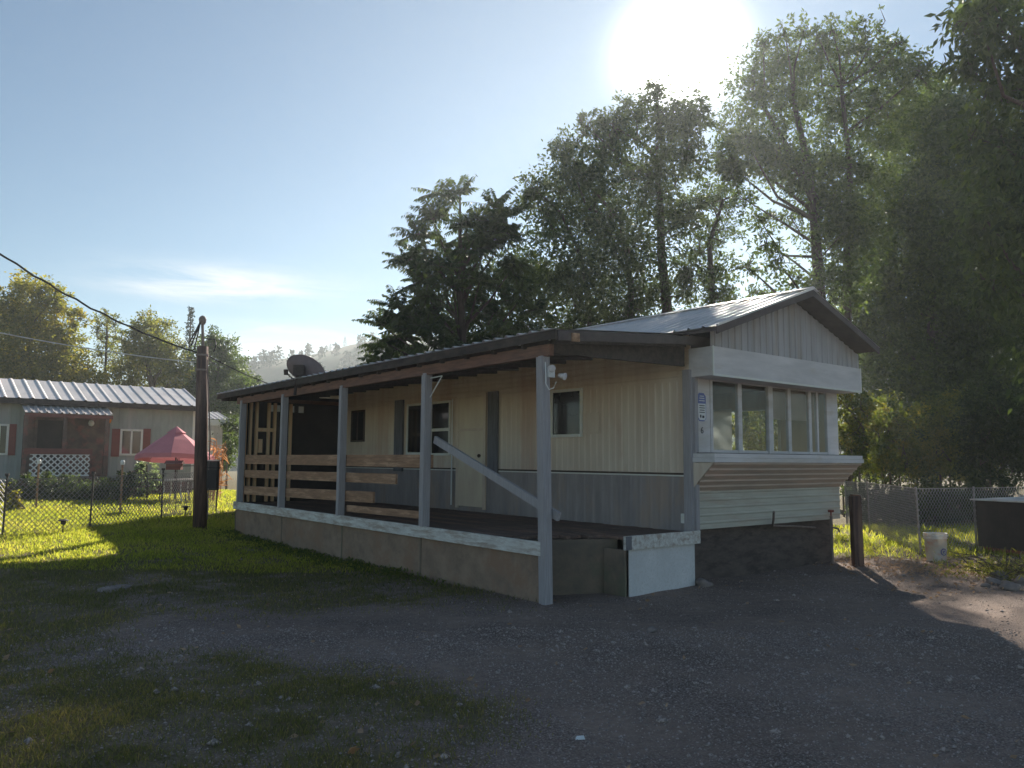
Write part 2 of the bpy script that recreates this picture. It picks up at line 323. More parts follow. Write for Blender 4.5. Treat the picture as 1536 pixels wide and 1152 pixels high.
# openings and fittings in the porch wall
def wall_window(y0, y1, z0, z1, bar=None, vbar=None, fw_=.045, m=None):
    b = MB(); x0, x1 = WX-.04, WX-.002
    b.box(x0,x1,y0-fw_,y0,z0-fw_,z1+fw_).box(x0,x1,y1,y1+fw_,z0-fw_,z1+fw_).box(x0,x1,y0,y1,z1,z1+fw_).box(x0-.02,x1,y0,y1,z0-fw_,z0)
    if bar: b.box(x0+.004,x1,y0,y1,bar-.03,bar+.03)
    if vbar: b.box(x0+.004,x1,vbar-.015,vbar+.015,z0,z1)
    f = b.build('window', m or M['white_trim'], home)
    P('pane', M['dark_glass'], f, (WX-.022, WX-.016, y0, y1, z0, z1))
    return f
wall_window(2.08, 2.74, 2.10, 2.80)
P('utility_panel', M['siding'], home, (WX-.035, WX-.001, 1.66, 2.01, 2.10, 2.43))
wall_window(5.80, 6.42, 1.80, 2.80, bar=2.27)
dw = wall_window(6.78, 7.34, 1.82, 2.80)
wall_window(9.30, 9.86, 2.12, 2.77, vbar=9.6, m=M['trim_dark'])
door = P('door', M['door_cream'], home, (WX-.045, WX-.015, 4.66, 5.44, .80, 2.22), (WX-.045, WX-.015, 4.66, 5.44, 2.27, 2.86))
P('door_frame', M['siding'], door, (WX-.05, WX-.014, 4.58, 4.655, .76, 2.93), (WX-.05, WX-.014, 5.445, 5.52, .76, 2.93), (WX-.05, WX-.014, 4.66, 5.44, 2.865, 2.93))
P('door_rail', M['siding'], door, (WX-.052, WX-.016, 4.66, 5.44, 2.222, 2.268))
MB().lathe([(0,0),(.03,0),(.035,.03),(.02,.05),(0,.052)], (0,0,0), 10).build('door_knob', M['trim_dark'], door).matrix_local = Matrix.Translation((WX-.045,4.75,1.75)) @ Matrix.Rotation(R(-90),4,'Y')
P('shutter_board', M['blue_grey_wood'], home, (WX-.06, WX-.018, 7.52, 7.86, 1.42, 2.95))
P('shutter_board', M['blue_grey_wood'], home, (WX-.06, WX-.018, 4.22, 4.50, 1.35, 2.93))
MB().tube([(WX-.05,5.66,2.86),(WX-.05,5.66,.80)], .014, 8).build('conduit', M['plastic_white'], home)
P('outlet_box', M['white_trim'], home, (WX-.05, WX-.014, -.02, .05, .82, .95))
P('corner_post', M['post_wood'], home, (WX-.075, WX-.02, -.16, -.03, .60, 2.95), (WX-.018, WX+.05, -.20, -.115, .60, 3.0))
# chassis and the dark crawl space
P('chassis_beam', M['rust'], home, (3.5, 3.6, .2, YB-.2, .50, .73), (5.6, 5.7, .2, YB-.2, .50, .73))
P('crawl_shade_panel', M['crawl'], home, (WX+.06, RX-.031, .02, .05, -.05, .725), (RX-.06, RX-.03, .3, YB, -.05, .73))  # dark panels standing for the shade under the open home
MB().tube([(4.28,-.30,.93),(4.42,-.20,.80),(4.55,-.1,.70),(5.2,-.05,.66),(5.9,-.02,.60)], .018, 7).build('drain_pipe', M['pipe'], home)
fa = MB().tube([(6.05,-.22,-.02),(6.05,-.22,.80)], .022, 8).tube([(6.05,-.22,.62),(6.05,-.34,.60),(6.05,-.36,.54)], .016, 7).build('standpipe', M['pipe'], home)
MB().tube([(6.05,-.22,.80),(6.05,-.22,.88)], .012, 6).lathe([(0,.86),(.045,.86),(.05,.88),(.045,.90),(0,.90)], (6.05,-.22,0), 10).build('valve_handle', M['rust'], fa)

# sign and house number on the front corner
ZS = 2.44
sg = thing('address_sign', 'small blue and white notice sign with clipped corners on the front corner of the home', 'sign')
sg.parent = None; sg.location = HL(2.83, YF-.02, ZS); sg.rotation_euler = (0, 0, YAW)
def octo(w, h, c): return [(-w+c,-h),(w-c,-h),(w,-h+c),(w,h-c),(w-c,h),(-w+c,h),(-w,h-c),(-w,-h+c)]
MB().prism([(x,-.004,z) for x, z in octo(.095,.20,.045)], (0,.006,0)).build('sign_plate', M['sign_blue'], sg)
b = MB().prism([(x,-.007,z) for x, z in [(-.055,-.185),(.055,-.185),(.083,-.15),(.083,.05),(-.083,.05),(-.083,-.15)]], (0,.0025,0)); b.build('sign_face', M['sign_pale'], sg)
b = MB()
for z, w in ((.02,.06),(-.012,.062),(-.044,.055),(-.075,.06)): b.box(-w,w,-.0095,-.0075,z-.006,z+.006)
b.box(-.05,-.02,-.0095,-.0075,-.15,-.11).box(.0,.045,-.0095,-.0075,-.155,-.12); b.build('sign_print', M['ink'], sg)
b = MB()
for z, w in ((.155,.045),(.125,.055),(.09,.06)): b.box(-w,w,-.0095,-.0045,z-.006,z+.006)
b.build('sign_heading', M['sign_pale'], sg)
def text_mesh(name, body, size, m, parent, loc, rot):
    cu = bpy.data.curves.new(name, 'FONT'); cu.body = body; cu.size = size; cu.extrude = .002; cu.align_x = 'CENTER'
    o = bpy.data.objects.new(name, cu); COL.objects.link(o); bpy.context.view_layer.update()
    me = bpy.data.meshes.new_from_object(o.evaluated_get(bpy.context.evaluated_depsgraph_get())); bpy.data.objects.remove(o); bpy.data.curves.remove(cu)
    me.name = name; me.materials.clear(); me.materials.append(m); o = bpy.data.objects.new(name, me); COL.objects.link(o)
    o.parent = parent; o.location = loc; o.rotation_euler = rot; return o
text_mesh('house_number', '6', .13, M['ink'], home, (2.84, YF-.016, 2.07), (R(90),0,0))

# ------------------------------------------------------------------ the porch
porch = thing('covered_porch', 'long weathered wooden porch with shallow metal roof, posts and orange plank rails', 'porch', ORG, YAW, None, TILT)
PY = [0., 2.66, 5.3, 7.8, 10.04]
for i, y in enumerate(PY):
    z0 = -.06 if i == 0 else .715
    yt = y+.07 if i == 0 else y-.01
    MB().bar((.0,y-.03,z0),(.0,yt-.03,2.93),.075,.125,up=(1,0,0)).bar((.03,y+.045,z0),(.03,yt+.045,2.93),.07,.13,up=(1,0,0)).build('post', M['post_wood'], porch, bevel=.006)
# beam and fascia follow the roof edge, which sits a touch lower at the far end
def sag(y): return -.006*y
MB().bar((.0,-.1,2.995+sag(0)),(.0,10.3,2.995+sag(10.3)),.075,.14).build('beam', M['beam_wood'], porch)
rf = MB(); YA, YZ = -.32, 11.3
pr = MB().corr((-.17,YA,3.205+sag(YA)), (0,YZ-YA,sag(YZ)-sag(YA)), (2.5,0,.20), (0,0,1), 50, .028, .2, skew=.12).build('porch_roof', M['roof_metal'], porch)
b = MB()
for k in range(20):
    y = YA+.06+k*.6
    b.bar((-.10,y,3.10+sag(y)),(2.3,y,3.29+sag(y)),.045,.12)
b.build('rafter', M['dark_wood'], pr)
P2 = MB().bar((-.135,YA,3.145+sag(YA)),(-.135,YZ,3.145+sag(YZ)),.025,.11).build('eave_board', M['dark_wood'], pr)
MB().bar((-.11,YA-.002,3.135+sag(0)),(2.5,YA-.002,3.33+sag(0)),.03,.12).build('end_header', M['roof_under'], pr)
MB().prism([(.04,-.08,2.96),(2.52,-.08,3.0),(2.52,-.08,3.33),(.04,-.08,3.13)], (0,.045,0)).build('front_shade_board', M['dark_wood'], porch)  # dark board standing for the shaded ceiling behind the roof end
MB().bar((.10,YA-.03,3.13),(.22,YA-.03,3.135),.02,.10).build('wood_block', M['rail_wood'], pr)
MB().bar((-.025,.02,.63),(-.025,10.25,.655),.05,.165).build('fascia_board', M['pale_board'], porch, bevel=.005)
for y0, y1 in ((.06,2.71),(2.735,5.17),(5.19,7.7),(7.715,10.2)):
    P('skirting_panel', M['plywood'], porch, (.004, .026, y0, y1, -.12, .56))
    P('skirting_batten', M['plywood_dark'], porch, (-.006, .003, y1-.004, y1+.03, -.1, .555))
P('end_skirting', M['plywood_dark'], porch, (.03, 2.55, 10.17, 10.2, -.1, .68))
b = MB(); y = -.26
while y < 10.15:
    x0 = .04 if y > .75 else (.15+1.2*(.75-y)/.63 if y > .1 else 1.25)
    b.box(min(x0, 1.3), WX-.03, y, y+.134, .672+random.uniform(-.003,.003), .71+random.uniform(-.003,.003)); y += .14
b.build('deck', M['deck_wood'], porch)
MB().prism([(.13,.73,-.05),(1.33,.10,-.05),(1.33,.10,.668),(.13,.73,.668)], (.012,.022,0)).build('front_skirting', M['plywood_dark'], porch)
sb = P('step_box', M['plywood_dark'], porch, (1.10, 1.13, -.24, .12, 0, .57))
P('step_fascia', M['pale_board'], sb, (1.05, 2.52, -.305, -.268, .575, .745))
P('step_cap', M['blue_grey_wood'], sb, (1.05, 1.15, -.315, -.306, .577, .743))
P('step_panel', M['white_panel'], sb, (1.155, 2.44, -.266, -.25, -.02, .572))
P('rail', M['rail_wood'], porch, (.075, .115, 2.60, 10.0, 1.555, 1.745))
MB().bar((.095,3.6,1.37),(.095,10.0,1.34),.04,.16).build('rail', M['rail_wood'], porch)
MB().bar((.095,4.3,1.06),(.095,10.0,.985),.04,.18).build('rail', M['rail_wood'], porch)
MB().bar((.10,5.2,.84),(.10,2.9,.86),.035,.11).build('rail', M['rail_wood'], porch)
MB().bar((.105,2.55,1.965),(.105,-.12,1.012),.045,.105).build('brace', M['post_wood'], porch)
# the far end: stud wall over dark sheathing with added pale panes in place of daylight gaps near the top
ew = P('end_screen', M['black_sheet'], porch, (.08, 2.55, 10.19, 10.21, .7, 2.73), (.08, .70, 10.19, 10.21, 2.731, 2.95), (.78,.83,10.19,10.21,2.731,2.95), (.92,1.15,10.19,10.21,2.731,2.95), (1.26,1.36,10.19,10.21,2.731,2.95), (1.49,2.55,10.19,10.21,2.731,2.95), (.08,2.55,10.19,10.21,2.88,3.1))
for x0, x1 in ((.70,.78),(.83,.92),(1.15,1.26),(1.36,1.49)):
    P('daylight_gap_pane', M['clear_panel'], ew, (x0, x1, 10.196, 10.2, 2.731, 2.88))
for x in (.11,.225,.365,.64,.78,1.155):
    P('stud', M['stud_wood'], ew, (x-.025, x+.025, 10.10, 10.185, .72, 2.92))
for q in ((.40, .61, 10.12, 10.17, 2.27, 2.35), (.67, .75, 10.12, 10.17, 2.27, 2.35), (.41, .50, 10.1, 10.17, 1.8, 2.1)): P('blocking', M['stud_wood'], ew, q)
P('screen_header', M['beam_wood'], ew, (.06, 2.5, 10.09, 10.17, 2.94, 3.02))
b = MB()
for p, q in (((.03,2.60,2.87),(.03,2.62,2.42)),((.03,2.6,2.86),(.03,2.28,2.87)),((.03,2.62,2.55),(.03,2.28,2.87))): b.tube([p, q], .008, 6)
b.build('shelf_bracket', M['plastic_white'], porch)

# security light on the corner post
sl = thing('security_light', 'twin-headed white security light high on the nearest porch post', 'light', HL(.0, -.06, 2.72), YAW)
MB().box(-.05,.05,-.05,-.02,-.06,.06).build('mount', M['plastic_white'], sl, bevel=.006)
for dx, dz, rot in ((-.05,.05,-25),(.09,-.03,20)):
    h = MB().lathe([(0,0),(.028,.0),(.03,.04),(.046,.085),(.044,.09),(0,.08)], (0,0,0), 14).build('lamp_head', M['front_white'], sl, smooth=True)
    h.matrix_local = Matrix.Translation((dx,-.07,dz)) @ Matrix.Rotation(R(105),4,'X') @ Matrix.Rotation(R(rot),4,'Y')
MB().tube([(-.09,-.03,.12),(-.09,-.04,-.02),(-.10,-.05,-.14),(-.06,-.06,-.21),(.0,-.07,-.19),(.05,-.07,-.11)], .007, 6).build('cable_loop', M['plastic_white'], sl)

# satellite dish
dc = HL(-.05, 6.88, 3.335)
ds = thing('satellite_dish', 'grey oval satellite dish seen from behind on the porch roof edge', 'satellite dish', HL(-.15, 6.95, 2.86))
rel = dc-HL(-.15, 6.95, 2.86)
look = Vector((.45, .86, .30)).normalized(); qr = look.to_track_quat('Z', 'Y').to_matrix().to_4x4()
prof = [(.0,.0)]+[(.37*k/8, .09*(k/8)**2) for k in range(1,9)]+[(.38,.088),(.385,.10),(.37,.10)]
d = MB().lathe(prof, (0,0,0), 36).build('reflector', M['dish'], ds, smooth=True)
d.matrix_local = Matrix.Translation(rel) @ qr @ Matrix.Rotation(R(18),4,'Z') @ Matrix.Diagonal((1.22,.70,1,1))
MB().tube([(0,0,0),(0.02,0,.25),tuple(rel-np.array([.05,.06,.05]))], .03, 10).build('mast', M['iron'], ds)
MB().box(-.10,.10,-.10,-.02,-.10,.10).build('back_bracket', M['iron'], ds).matrix_local = Matrix.Translation(rel-np.array([.03,.06,.02]))
lp = rel+np.array([-.36,.18,-.02])
MB().tube([tuple(rel+np.array([-.05,0,-.25])),tuple(rel+np.array([-.25,.12,-.12])),tuple(lp)], .012, 8).build('feed_arm', M['iron'], ds)
MB().lathe([(0,-.05),(.035,-.05),(.045,.05),(0,.06)], tuple(lp), 12).build('feed_horn', M['iron'], ds)

# ------------------------------------------------------------------ ground
def sn(x, y, s=1., k=0.):             # cheap smooth noise, -1..1
    x = np.asarray(x)*s; y = np.asarray(y)*s
    return (np.sin(x*1.3+y*.7+k)+np.sin(-x*.9+y*1.9+1.7*k+2)+np.sin(x*2.7-y*1.1+k*.6+4)+np.sin(x*1.9+y*3.1+k*2.2+1))/4
def grassy(x, y):
    x = np.asarray(x, float); y = np.asarray(y, float)
    back = sst((y-8.3-.5*sn(x,y,.8,3))/1.8)*sst((.8-x)/2.0)*(1-.45*sst((15-y)/6))
    front = .8*sst((6.9-y+.6*sn(x,y,.7,1))/1.2)*sst((-x+.1+.5*sn(x,y,.9,5))/1.5)
    side = .6*sst((-x-3.2)/1.5)
    right = sst((y-13.6+.4*sn(x,y,1.3,8))/.8)*sst((x-5.6)/.5)
    g = np.maximum(np.maximum(back, front), np.maximum(side, right))
    lawn = sst((y-12)/4)*sst((-x-4)/3)
    patch = sst((sn(x,y,1.7,2)+.9*sn(x,y,4.1,7)+.45)/.9)
    g = g*np.maximum(.34+.66*patch, lawn*.95)
    return np.maximum(g, .8*sst((y-26)/10)*(x<2))
xs = np.unique(np.concatenate([np.linspace(-700,-60,14), np.linspace(-60,-26,18), np.arange(-26,16.01,.22), np.linspace(16,60,20), np.linspace(60,700,14)]))
ys = np.unique(np.concatenate([np.linspace(-80,-6,12), np.arange(-6,34.01,.22), np.linspace(34,80,24), np.linspace(80,900,24)]))
XX, YY = np.meshgrid(xs, ys); ZZ = gz(XX, YY)
V = np.stack([XX, YY, ZZ], -1).reshape(-1,3); nx = len(xs); ny = len(ys)
i = np.arange(ny-1)[:,None]*nx+np.arange(nx-1)[None,:]
Q = np.stack([i, i+1, i+nx+1, i+nx], -1).reshape(-1,4)
def groundmat():
    m = bpy.data.materials.new('gravel_and_soil'); m.use_nodes = True; n = m.node_tree.nodes; l = m.node_tree.links; b = n['Principled BSDF']
    b.inputs['Roughness'].default_value = .95; b.inputs['Specular IOR Level'].default_value = .15
    tc = n.new('ShaderNodeTexCoord'); O = tc.outputs['Object']
    def noise(s, d=6, r=.65):
        k = n.new('ShaderNodeTexNoise'); k.inputs['Scale'].default_value = s; k.inputs['Detail'].default_value = d; k.inputs['Roughness'].default_value = r; l.new(O, k.inputs[0]); return k.outputs[0]
    def ramp(src, *st):
        k = n.new('ShaderNodeValToRGB'); e = k.color_ramp.elements; e[0].position, e[1].position = st[0][0], st[-1][0]; e[0].color = (*st[0][1],1); e[1].color = (*st[-1][1],1)
        for p, c in st[1:-1]: q = e.new(p); q.color = (*c,1)
        l.new(src, k.inputs[0]); return k.outputs[0]
    def mix(f, a, c, t='MIX'):
        k = n.new('ShaderNodeMixRGB'); k.blend_type = t
        if hasattr(f, 'links') or not isinstance(f, float): l.new(f, k.inputs[0])
        else: k.inputs[0].default_value = f
        l.new(a, k.inputs[1]); l.new(c, k.inputs[2]); return k.outputs[0]
    vo = n.new('ShaderNodeTexVoronoi'); vo.inputs['Scale'].default_value = 64; l.new(O, vo.inputs[0])
    vo2 = n.new('ShaderNodeTexVoronoi'); vo2.inputs['Scale'].default_value = 95; l.new(O, vo2.inputs[0])
    sep = n.new('ShaderNodeSeparateColor'); l.new(vo.outputs['Color'], sep.inputs[0])
    stones = ramp(sep.outputs[0], (0,(.35,.27,.24)), (.6,(.42,.33,.295)), (.9,(.48,.39,.35)), (1,(.56,.46,.41)))
    edge = ramp(vo.outputs['Distance'], (.32,(1,1,1)), (.66,(.58,.56,.55)))
    grav = mix(1.0, stones, edge, 'MULTIPLY')
    dirt = ramp(noise(9,9,.75), (.3,(.235,.175,.148)), (.7,(.39,.30,.255)))
    grav = mix(ramp(noise(1.1,7), (.42,(0,0,0)), (.60,(1,1,1))), grav, dirt)
    big = ramp(noise(.55,9,.7), (.35,(.66,.64,.62)), (.65,(1.12,1.08,1.04)))
    grav = mix(1.0, grav, big, 'MULTIPLY')
    soil = ramp(noise(14,9,.75), (.3,(.13,.10,.065)), (.55,(.19,.155,.08)), (.75,(.31,.24,.15)))
    at = n.new('ShaderNodeAttribute'); at.attribute_name = 'grassy'
    ad = n.new('ShaderNodeMath'); ad.operation = 'MULTIPLY_ADD'; l.new(noise(5,8,.75), ad.inputs[0]); ad.inputs[1].default_value = 1.1; l.new(at.outputs['Fac'], ad.inputs[2])
    f = ramp(ad.outputs[0], (.66,(0,0,0)), (1.12,(1,1,1)))
    l.new(mix(f, grav, soil), b.inputs['Base Color'])
    bp = n.new('ShaderNodeBump'); bp.inputs['Strength'].default_value = .9; bp.inputs['Distance'].default_value = .02
    inv = n.new('ShaderNodeMath'); inv.operation = 'SUBTRACT'; inv.inputs[0].default_value = 1; l.new(vo.outputs['Distance'], inv.inputs[1])
    a2 = n.new('ShaderNodeMath'); a2.operation = 'ADD'; l.new(inv.outputs[0], a2.inputs[0]); l.new(noise(25,8,.7), a2.inputs[1])
    l.new(a2.outputs[0], bp.inputs['Height']); l.new(bp.outputs[0], b.inputs['Normal']); return m
M['ground'] = groundmat()
go = npmesh('ground', V, Q, M['ground'], smooth=True); tag(go, kind='structure')
a = go.data.attributes.new('grassy', 'FLOAT', 'POINT'); a.data.foreach_set('value', grassy(XX, YY).ravel().astype(np.float32))

# lawn blades, weeds, pebbles, fallen leaves: nobody could count them
def scatter(n, x0, x1, y0, y1, dens):
    x = RNG.uniform(x0,x1,n); y = RNG.uniform(y0,y1,n); k = RNG.uniform(0,1,n) < dens(x,y); return x[k], y[k]
def under_home(x, y):
    dx = x-ORG[0]; dy = y-ORG[1]; lx = dx*CY+dy*SY; ly = -dx*SY+dy*CY
    return (lx > np.where(ly > 10.25, 2.65, .03)) & (lx < 6.5) & (ly > .0) & (ly < 15.9)
def blades(xs_, ys_, h0, h1, w, lean=.5):
    n = len(xs_); C = np.stack([xs_,ys_,gz(xs_,ys_)-.005],1); D = RNG.normal(size=(n,3))*np.array([lean,lean,.15])+np.array([0,0,1])
    V, Q = leaves(C, D, RNG.uniform(h0,h1,n), w, .15); return V, Q, np.clip(RNG.normal(.45,.25,n)+.25*sn(xs_,ys_,.9,4)+.18*(ys_ < 9),0,1)
parts = []
for n, bx, dens, h0, h1, w in ((190000,(-5.2,1.2,2.2,7.5),1,.02,.06,.006),(150000,(-10,1.5,7,13),1,.03,.08,.008),(190000,(-20,-2,12,20),1,.04,.10,.012),(90000,(-30,-4,19,34),1,.06,.14,.02),(26000,(5.6,14,13,21),1,.06,.20,.014)):
    x, y = scatter(n, *bx, lambda x, y: grassy(x,y)*(.55+.45*(sn(x,y,9,3) > -.2)))
    k = ~under_home(x, y); parts.append(blades(x[k], y[k], h0, h1, w))
def join(ps):
    off = np.cumsum([0]+[len(p[0]) for p in ps[:-1]])
    return np.concatenate([p[0] for p in ps]), np.concatenate([p[1]+o for p, o in zip(ps, off)]), np.concatenate([p[2] for p in ps])
V, Q, T = join(parts[2:]); tag(npmesh('lawn_grass', V, Q, M['grass'], tint=T), 'short lawn grass of the yard tinted bright yellow green as if sunlit', 'grass', kind='stuff')
V, Q, T = join(parts[:2]); tag(npmesh('patchy_grass', V, Q, M['shaded_dry_grass'], tint=T), 'thin patchy dry grass coloured duller for the foreground shade', 'grass', kind='stuff')
# weeds along the foot of the porch
n = 5200; ly = RNG.uniform(.6,10.3,n); lx = -np.abs(RNG.normal(0,.30,n)); x = ORG[0]+CY*lx-SY*ly; y = ORG[1]+SY*lx+CY*ly
k = RNG.uniform(0,1,n) < sst((ly-1.2)/3)*(.35+.65*(sn(x,y,2.2,9) > -.1)); x = x[k]; y = y[k]; m_ = len(x)
Vw, Qw = leaves(np.stack([x,y,gz(x,y)+RNG.uniform(0,.07,m_)],1), RNG.normal(size=(m_,3))+np.array([0,0,.5]), RNG.uniform(.03,.075,m_), .028)
tag(npmesh('weeds', Vw, Qw, M['shrub_leaf'], tint=RNG.uniform(0,.7,m_)), 'low weeds creeping along the foot of the porch skirting', 'weeds', kind='stuff')
def stones_mesh(name, x, y, s, m, label, cat, flat=.6):
    n = len(x); o = np.array([[1,0,0],[0,1,0],[-1,0,0],[0,-1,0],[0,0,1],[0,0,-1]],float)
    ang = RNG.uniform(0,6.28,n); c, q = np.cos(ang), np.sin(ang); j = RNG.uniform(.6,1.25,(n,6))
    Vv = o[None]*j[...,None]*s[:,None,None]; Vv[...,1] *= .75; Vv[...,2] *= flat
    Rv = np.stack([Vv[...,0]*c[:,None]-Vv[...,1]*q[:,None], Vv[...,0]*q[:,None]+Vv[...,1]*c[:,None], Vv[...,2]],-1)
    Rv += np.stack([x,y,gz(x,y)+s*.15],1)[:,None,:]
    t = np.array([[0,1,4],[1,2,4],[2,3,4],[3,0,4],[1,0,5],[2,1,5],[3,2,5],[0,3,5]])
    T = (t[None]+np.arange(n)[:,None,None]*6).reshape(-1,3)
    return tag(npmesh(name, Rv.reshape(-1,3), T, m), label, cat, kind='stuff')
M['pebble'] = mat('pebble', (.28,.24,.215), (.15,.13,.118), 60, .9, coord='Object', detail=0, lo=.4, hi=.6)
x1, y1 = scatter(90000, -4.5, 5.5, 2.2, 8, lambda x,y: (1-grassy(x,y))*.75); x2, y2 = scatter(34000, -6, 10, 7, 14.5, lambda x,y: (1-grassy(x,y))*.7)
x = np.concatenate([x1,x2]); y = np.concatenate([y1,y2]); k = ~under_home(x,y); x = x[k]; y = y[k]
sz = np.clip(RNG.lognormal(-5.05,.45,len(x)),.003,.03); big_ = RNG.uniform(0,1,len(x)) < .006; sz[big_] = RNG.uniform(.016,.042,big_.sum())
stones_mesh('gravel', x, y, sz, M['pebble'], 'loose grey gravel over the bare drive', 'gravel')
x, y = scatter(9000, 4.9, 9.6, 9.8, 14.2, lambda x,y: np.exp(-((x-6.9)/1.3)**2-((y-12.6)/.8)**2)*.9+.10); n = len(x)
x2, y2 = scatter(1500, -9, 4, 2.5, 12, lambda x,y: .12+.3*(sn(x,y,.8,6) > .25)); x = np.concatenate([x,x2]); y = np.concatenate([y,y2]); n = len(x)
Vl, Ql = leaves(np.stack([x,y,gz(x,y)+RNG.uniform(.008,.03,n)],1), RNG.normal(size=(n,3))*np.array([1,1,.25]), RNG.uniform(.03,.085,n), RNG.uniform(.02,.045,n))
tag(npmesh('fallen_leaves', Vl, Ql, M['dead_leaf']), 'dry fallen leaves strewn thickest beside the white bucket', 'leaves', kind='stuff')

# ------------------------------------------------------------------ hillside far behind
ridge = [(-900,640),(-200,620),(200,595),(300,580),(370,557),(400,548),(440,541),(500,532),(545,519),(600,510),(700,506),(2200,506)]
HD = 260.
def ridge_h(x, y=HD):
    p = [W(u,v,HD) for u, v in ridge]; return np.interp(x, [q[0] for q in p], [q[2] for q in p])
hx = np.linspace(-420,420,140); hy = np.concatenate([np.linspace(150,HD,36), np.linspace(HD+6,420,10)])
HX, HY = np.meshgrid(hx, hy); RH = ridge_h(HX)
tt = np.where(HY <= HD, sst((HY-150)/(HD-150))**.8, 1-.5*sst((HY-HD)/160))
HZ = -.5+(RH+.5)*tt+(1.2*sn(HX,HY,.06,2)+.5*sn(HX,HY,.2,5))*np.clip(np.abs(HY-HD)/40,0.1,1)
V = np.stack([HX,HY,HZ],-1).reshape(-1,3); nx = len(hx); ny = len(hy); i = np.arange(ny-1)[:,None]*nx+np.arange(nx-1)[None,:]
M['hill'] = mat('dry_hill_grass', (.075,.072,.042), (.04,.045,.026), .05, .95, coord='Object', c3=(.05,.065,.035), sc3=.03)
tag(npmesh('hillside', V, np.stack([i,i+1,i+nx+1,i+nx],-1).reshape(-1,4), M['hill'], smooth=True), kind='structure')
def hill_z(x, y):
    t = sst((y-150)/(HD-150))**.8 if y <= HD else 1-.5*sst((y-HD)/160)
    return float(-.5+(ridge_h(x)+.5)*t)

# ------------------------------------------------------------------ trees
def px(r, y): return r*y/1186.
def crown_leaves(blobs, Y, leaf, dens, spread, droop, aspect=.45, clump=.22):
    Cs = []; Ds = []; Ts = []; tips = []
    for bl in blobs:
        u, v, r = bl[:3]; ry = bl[3] if len(bl) > 3 else 1.; dy = bl[4] if len(bl) > 4 else RNG.uniform(-1,1)*spread
        c = W(u, v, Y+dy); Rr = px(r, Y)*1.10; n_cl = max(6, int(38*(Rr/.9)**1.6*(.6+.4*ry)))
        d = unit(RNG.normal(size=(n_cl,3)))*(RNG.uniform(0,1.05,(n_cl,1))**(1/1.8))
        cc = c+d*Rr*np.array([1,.9,ry]); tips.append((c, cc))
        df = bl[5] if len(bl) > 5 else 1.; m = max(4, int(3.1*df*dens*(Rr*Rr*12)/(leaf*leaf*n_cl)))
        sp = clump*Rr*RNG.uniform(.6,1.4,(n_cl,1,1))
        P_ = cc[:,None,:]+RNG.normal(size=(n_cl,m,3))*sp*np.array([1,1,.75])
        dd = RNG.normal(size=(n_cl,m,3))+d[:,None,:]*.8+np.array([0,0,-droop])
        Cs.append(P_.reshape(-1,3)); Ds.append(dd.reshape(-1,3))
        tc = np.clip(RNG.normal(.45,.24,(n_cl,1)),0,1); Ts.append(np.clip(tc+RNG.normal(0,.16,(n_cl,m)),0,1).ravel())
    C = np.concatenate(Cs); D = np.concatenate(Ds); T = np.concatenate(Ts); n = len(C)
    V, Q = leaves(C, D, leaf*RNG.uniform(.7,1.35,n), leaf*aspect*RNG.uniform(.8,1.3,n), .1); return V, Q, T, tips
def tree(name, label, cat, Y, blobs, leaf, dens, m, trunks, group=None, spread=1.5, droop=.3, bark='bark', tr=.2, aspect=.45, twigs=5, clump=.165):
    # trunks: list of photo polylines [(u, v), ...] from the foot up; the foot is carried down to the ground
    u0, v0 = trunks[0][0]; f = W(u0, v0, Y); base = np.array([f[0], Y, float(gz(f[0],Y))])
    root = thing(name, label, cat, base, 0, group)
    V, Q, T, tips = crown_leaves(blobs, Y, leaf, dens, spread, droop, aspect, clump)
    cr = npmesh('crown', V-base, Q, m, root, T)
    b = MB(); ends = []
    for k, tp in enumerate(trunks):
        pts = [W(u, v, Y+.25*k) for u, v in tp]; p0 = np.array([pts[0][0], pts[0][1], float(gz(pts[0][0],Y))-.1])
        pts = [p0]+pts[(1 if pts[0][2] < p0[2]+.4 else 0):]; s = 1 if k == 0 else .75
        rr = np.linspace(tr*s, tr*s*.3, len(pts)); b.tube([p-base for p in pts], rr, 9); n0 = len(pts)-1
        ends += [pts[q]*(1-t_)+pts[q+1]*t_ for q in range(n0) for t_ in np.linspace(.3 if q == 0 else 0,1,8)]
    E_ = np.array(ends)
    for c, cc in tips:
        hd = np.linalg.norm(E_[:,:2]-c[:2], axis=1); j = np.argmin(np.linalg.norm(E_-c, axis=1)+np.maximum(0, E_[:,2]+.7*hd-c[2])*2.5); s = E_[j]; mid = (s+c)/2+RNG.normal(size=3)*.25+np.array([0,0,-.25])
        L = np.linalg.norm(c-s)
        if L > .3: b.tube([s-base, mid-base, c-base], [min(tr*.38,.02+.016*L), .018+.009*L, .018], 6, False)
        for q in cc[RNG.permutation(len(cc))[:twigs]]:
            b.tube([c-base, (c+q)/2-base+RNG.normal(size=3)*.12, q-base], [.028,.02,.008], 4, False)
    b.build('trunk', M[bark], root, smooth=True); return root
BG = 'tall trees behind the mobile home'
tree('broadleaf_tree', 'tall dark broadleaf tree with the low sun over its flat top behind the mobile home', 'tree', 31,
     [(1005,182,46),(955,180,40),(1040,180,26),(905,222,46),(862,262,48),(850,222,22,1.3),(1030,235,38),(970,265,62),(888,325,70),(818,318,42),(800,282,22,1.3),(848,415,74),(945,375,70),(1018,330,40),(1030,415,36),(960,455,60),(880,480,64),(790,420,52),(920,190,22,1.5),(985,152,20,1.3),(1050,160,14,1.5),(880,190,16,1.6)],
     .185, 1.15, M['crown_dark'], [[(1003,700),(1001,470),(992,380),(990,300),(985,240)],[(945,690),(946,420),(930,330)],[(885,690),(884,470),(870,380)]], BG, 1.6, bark='bark_dark', tr=.30)
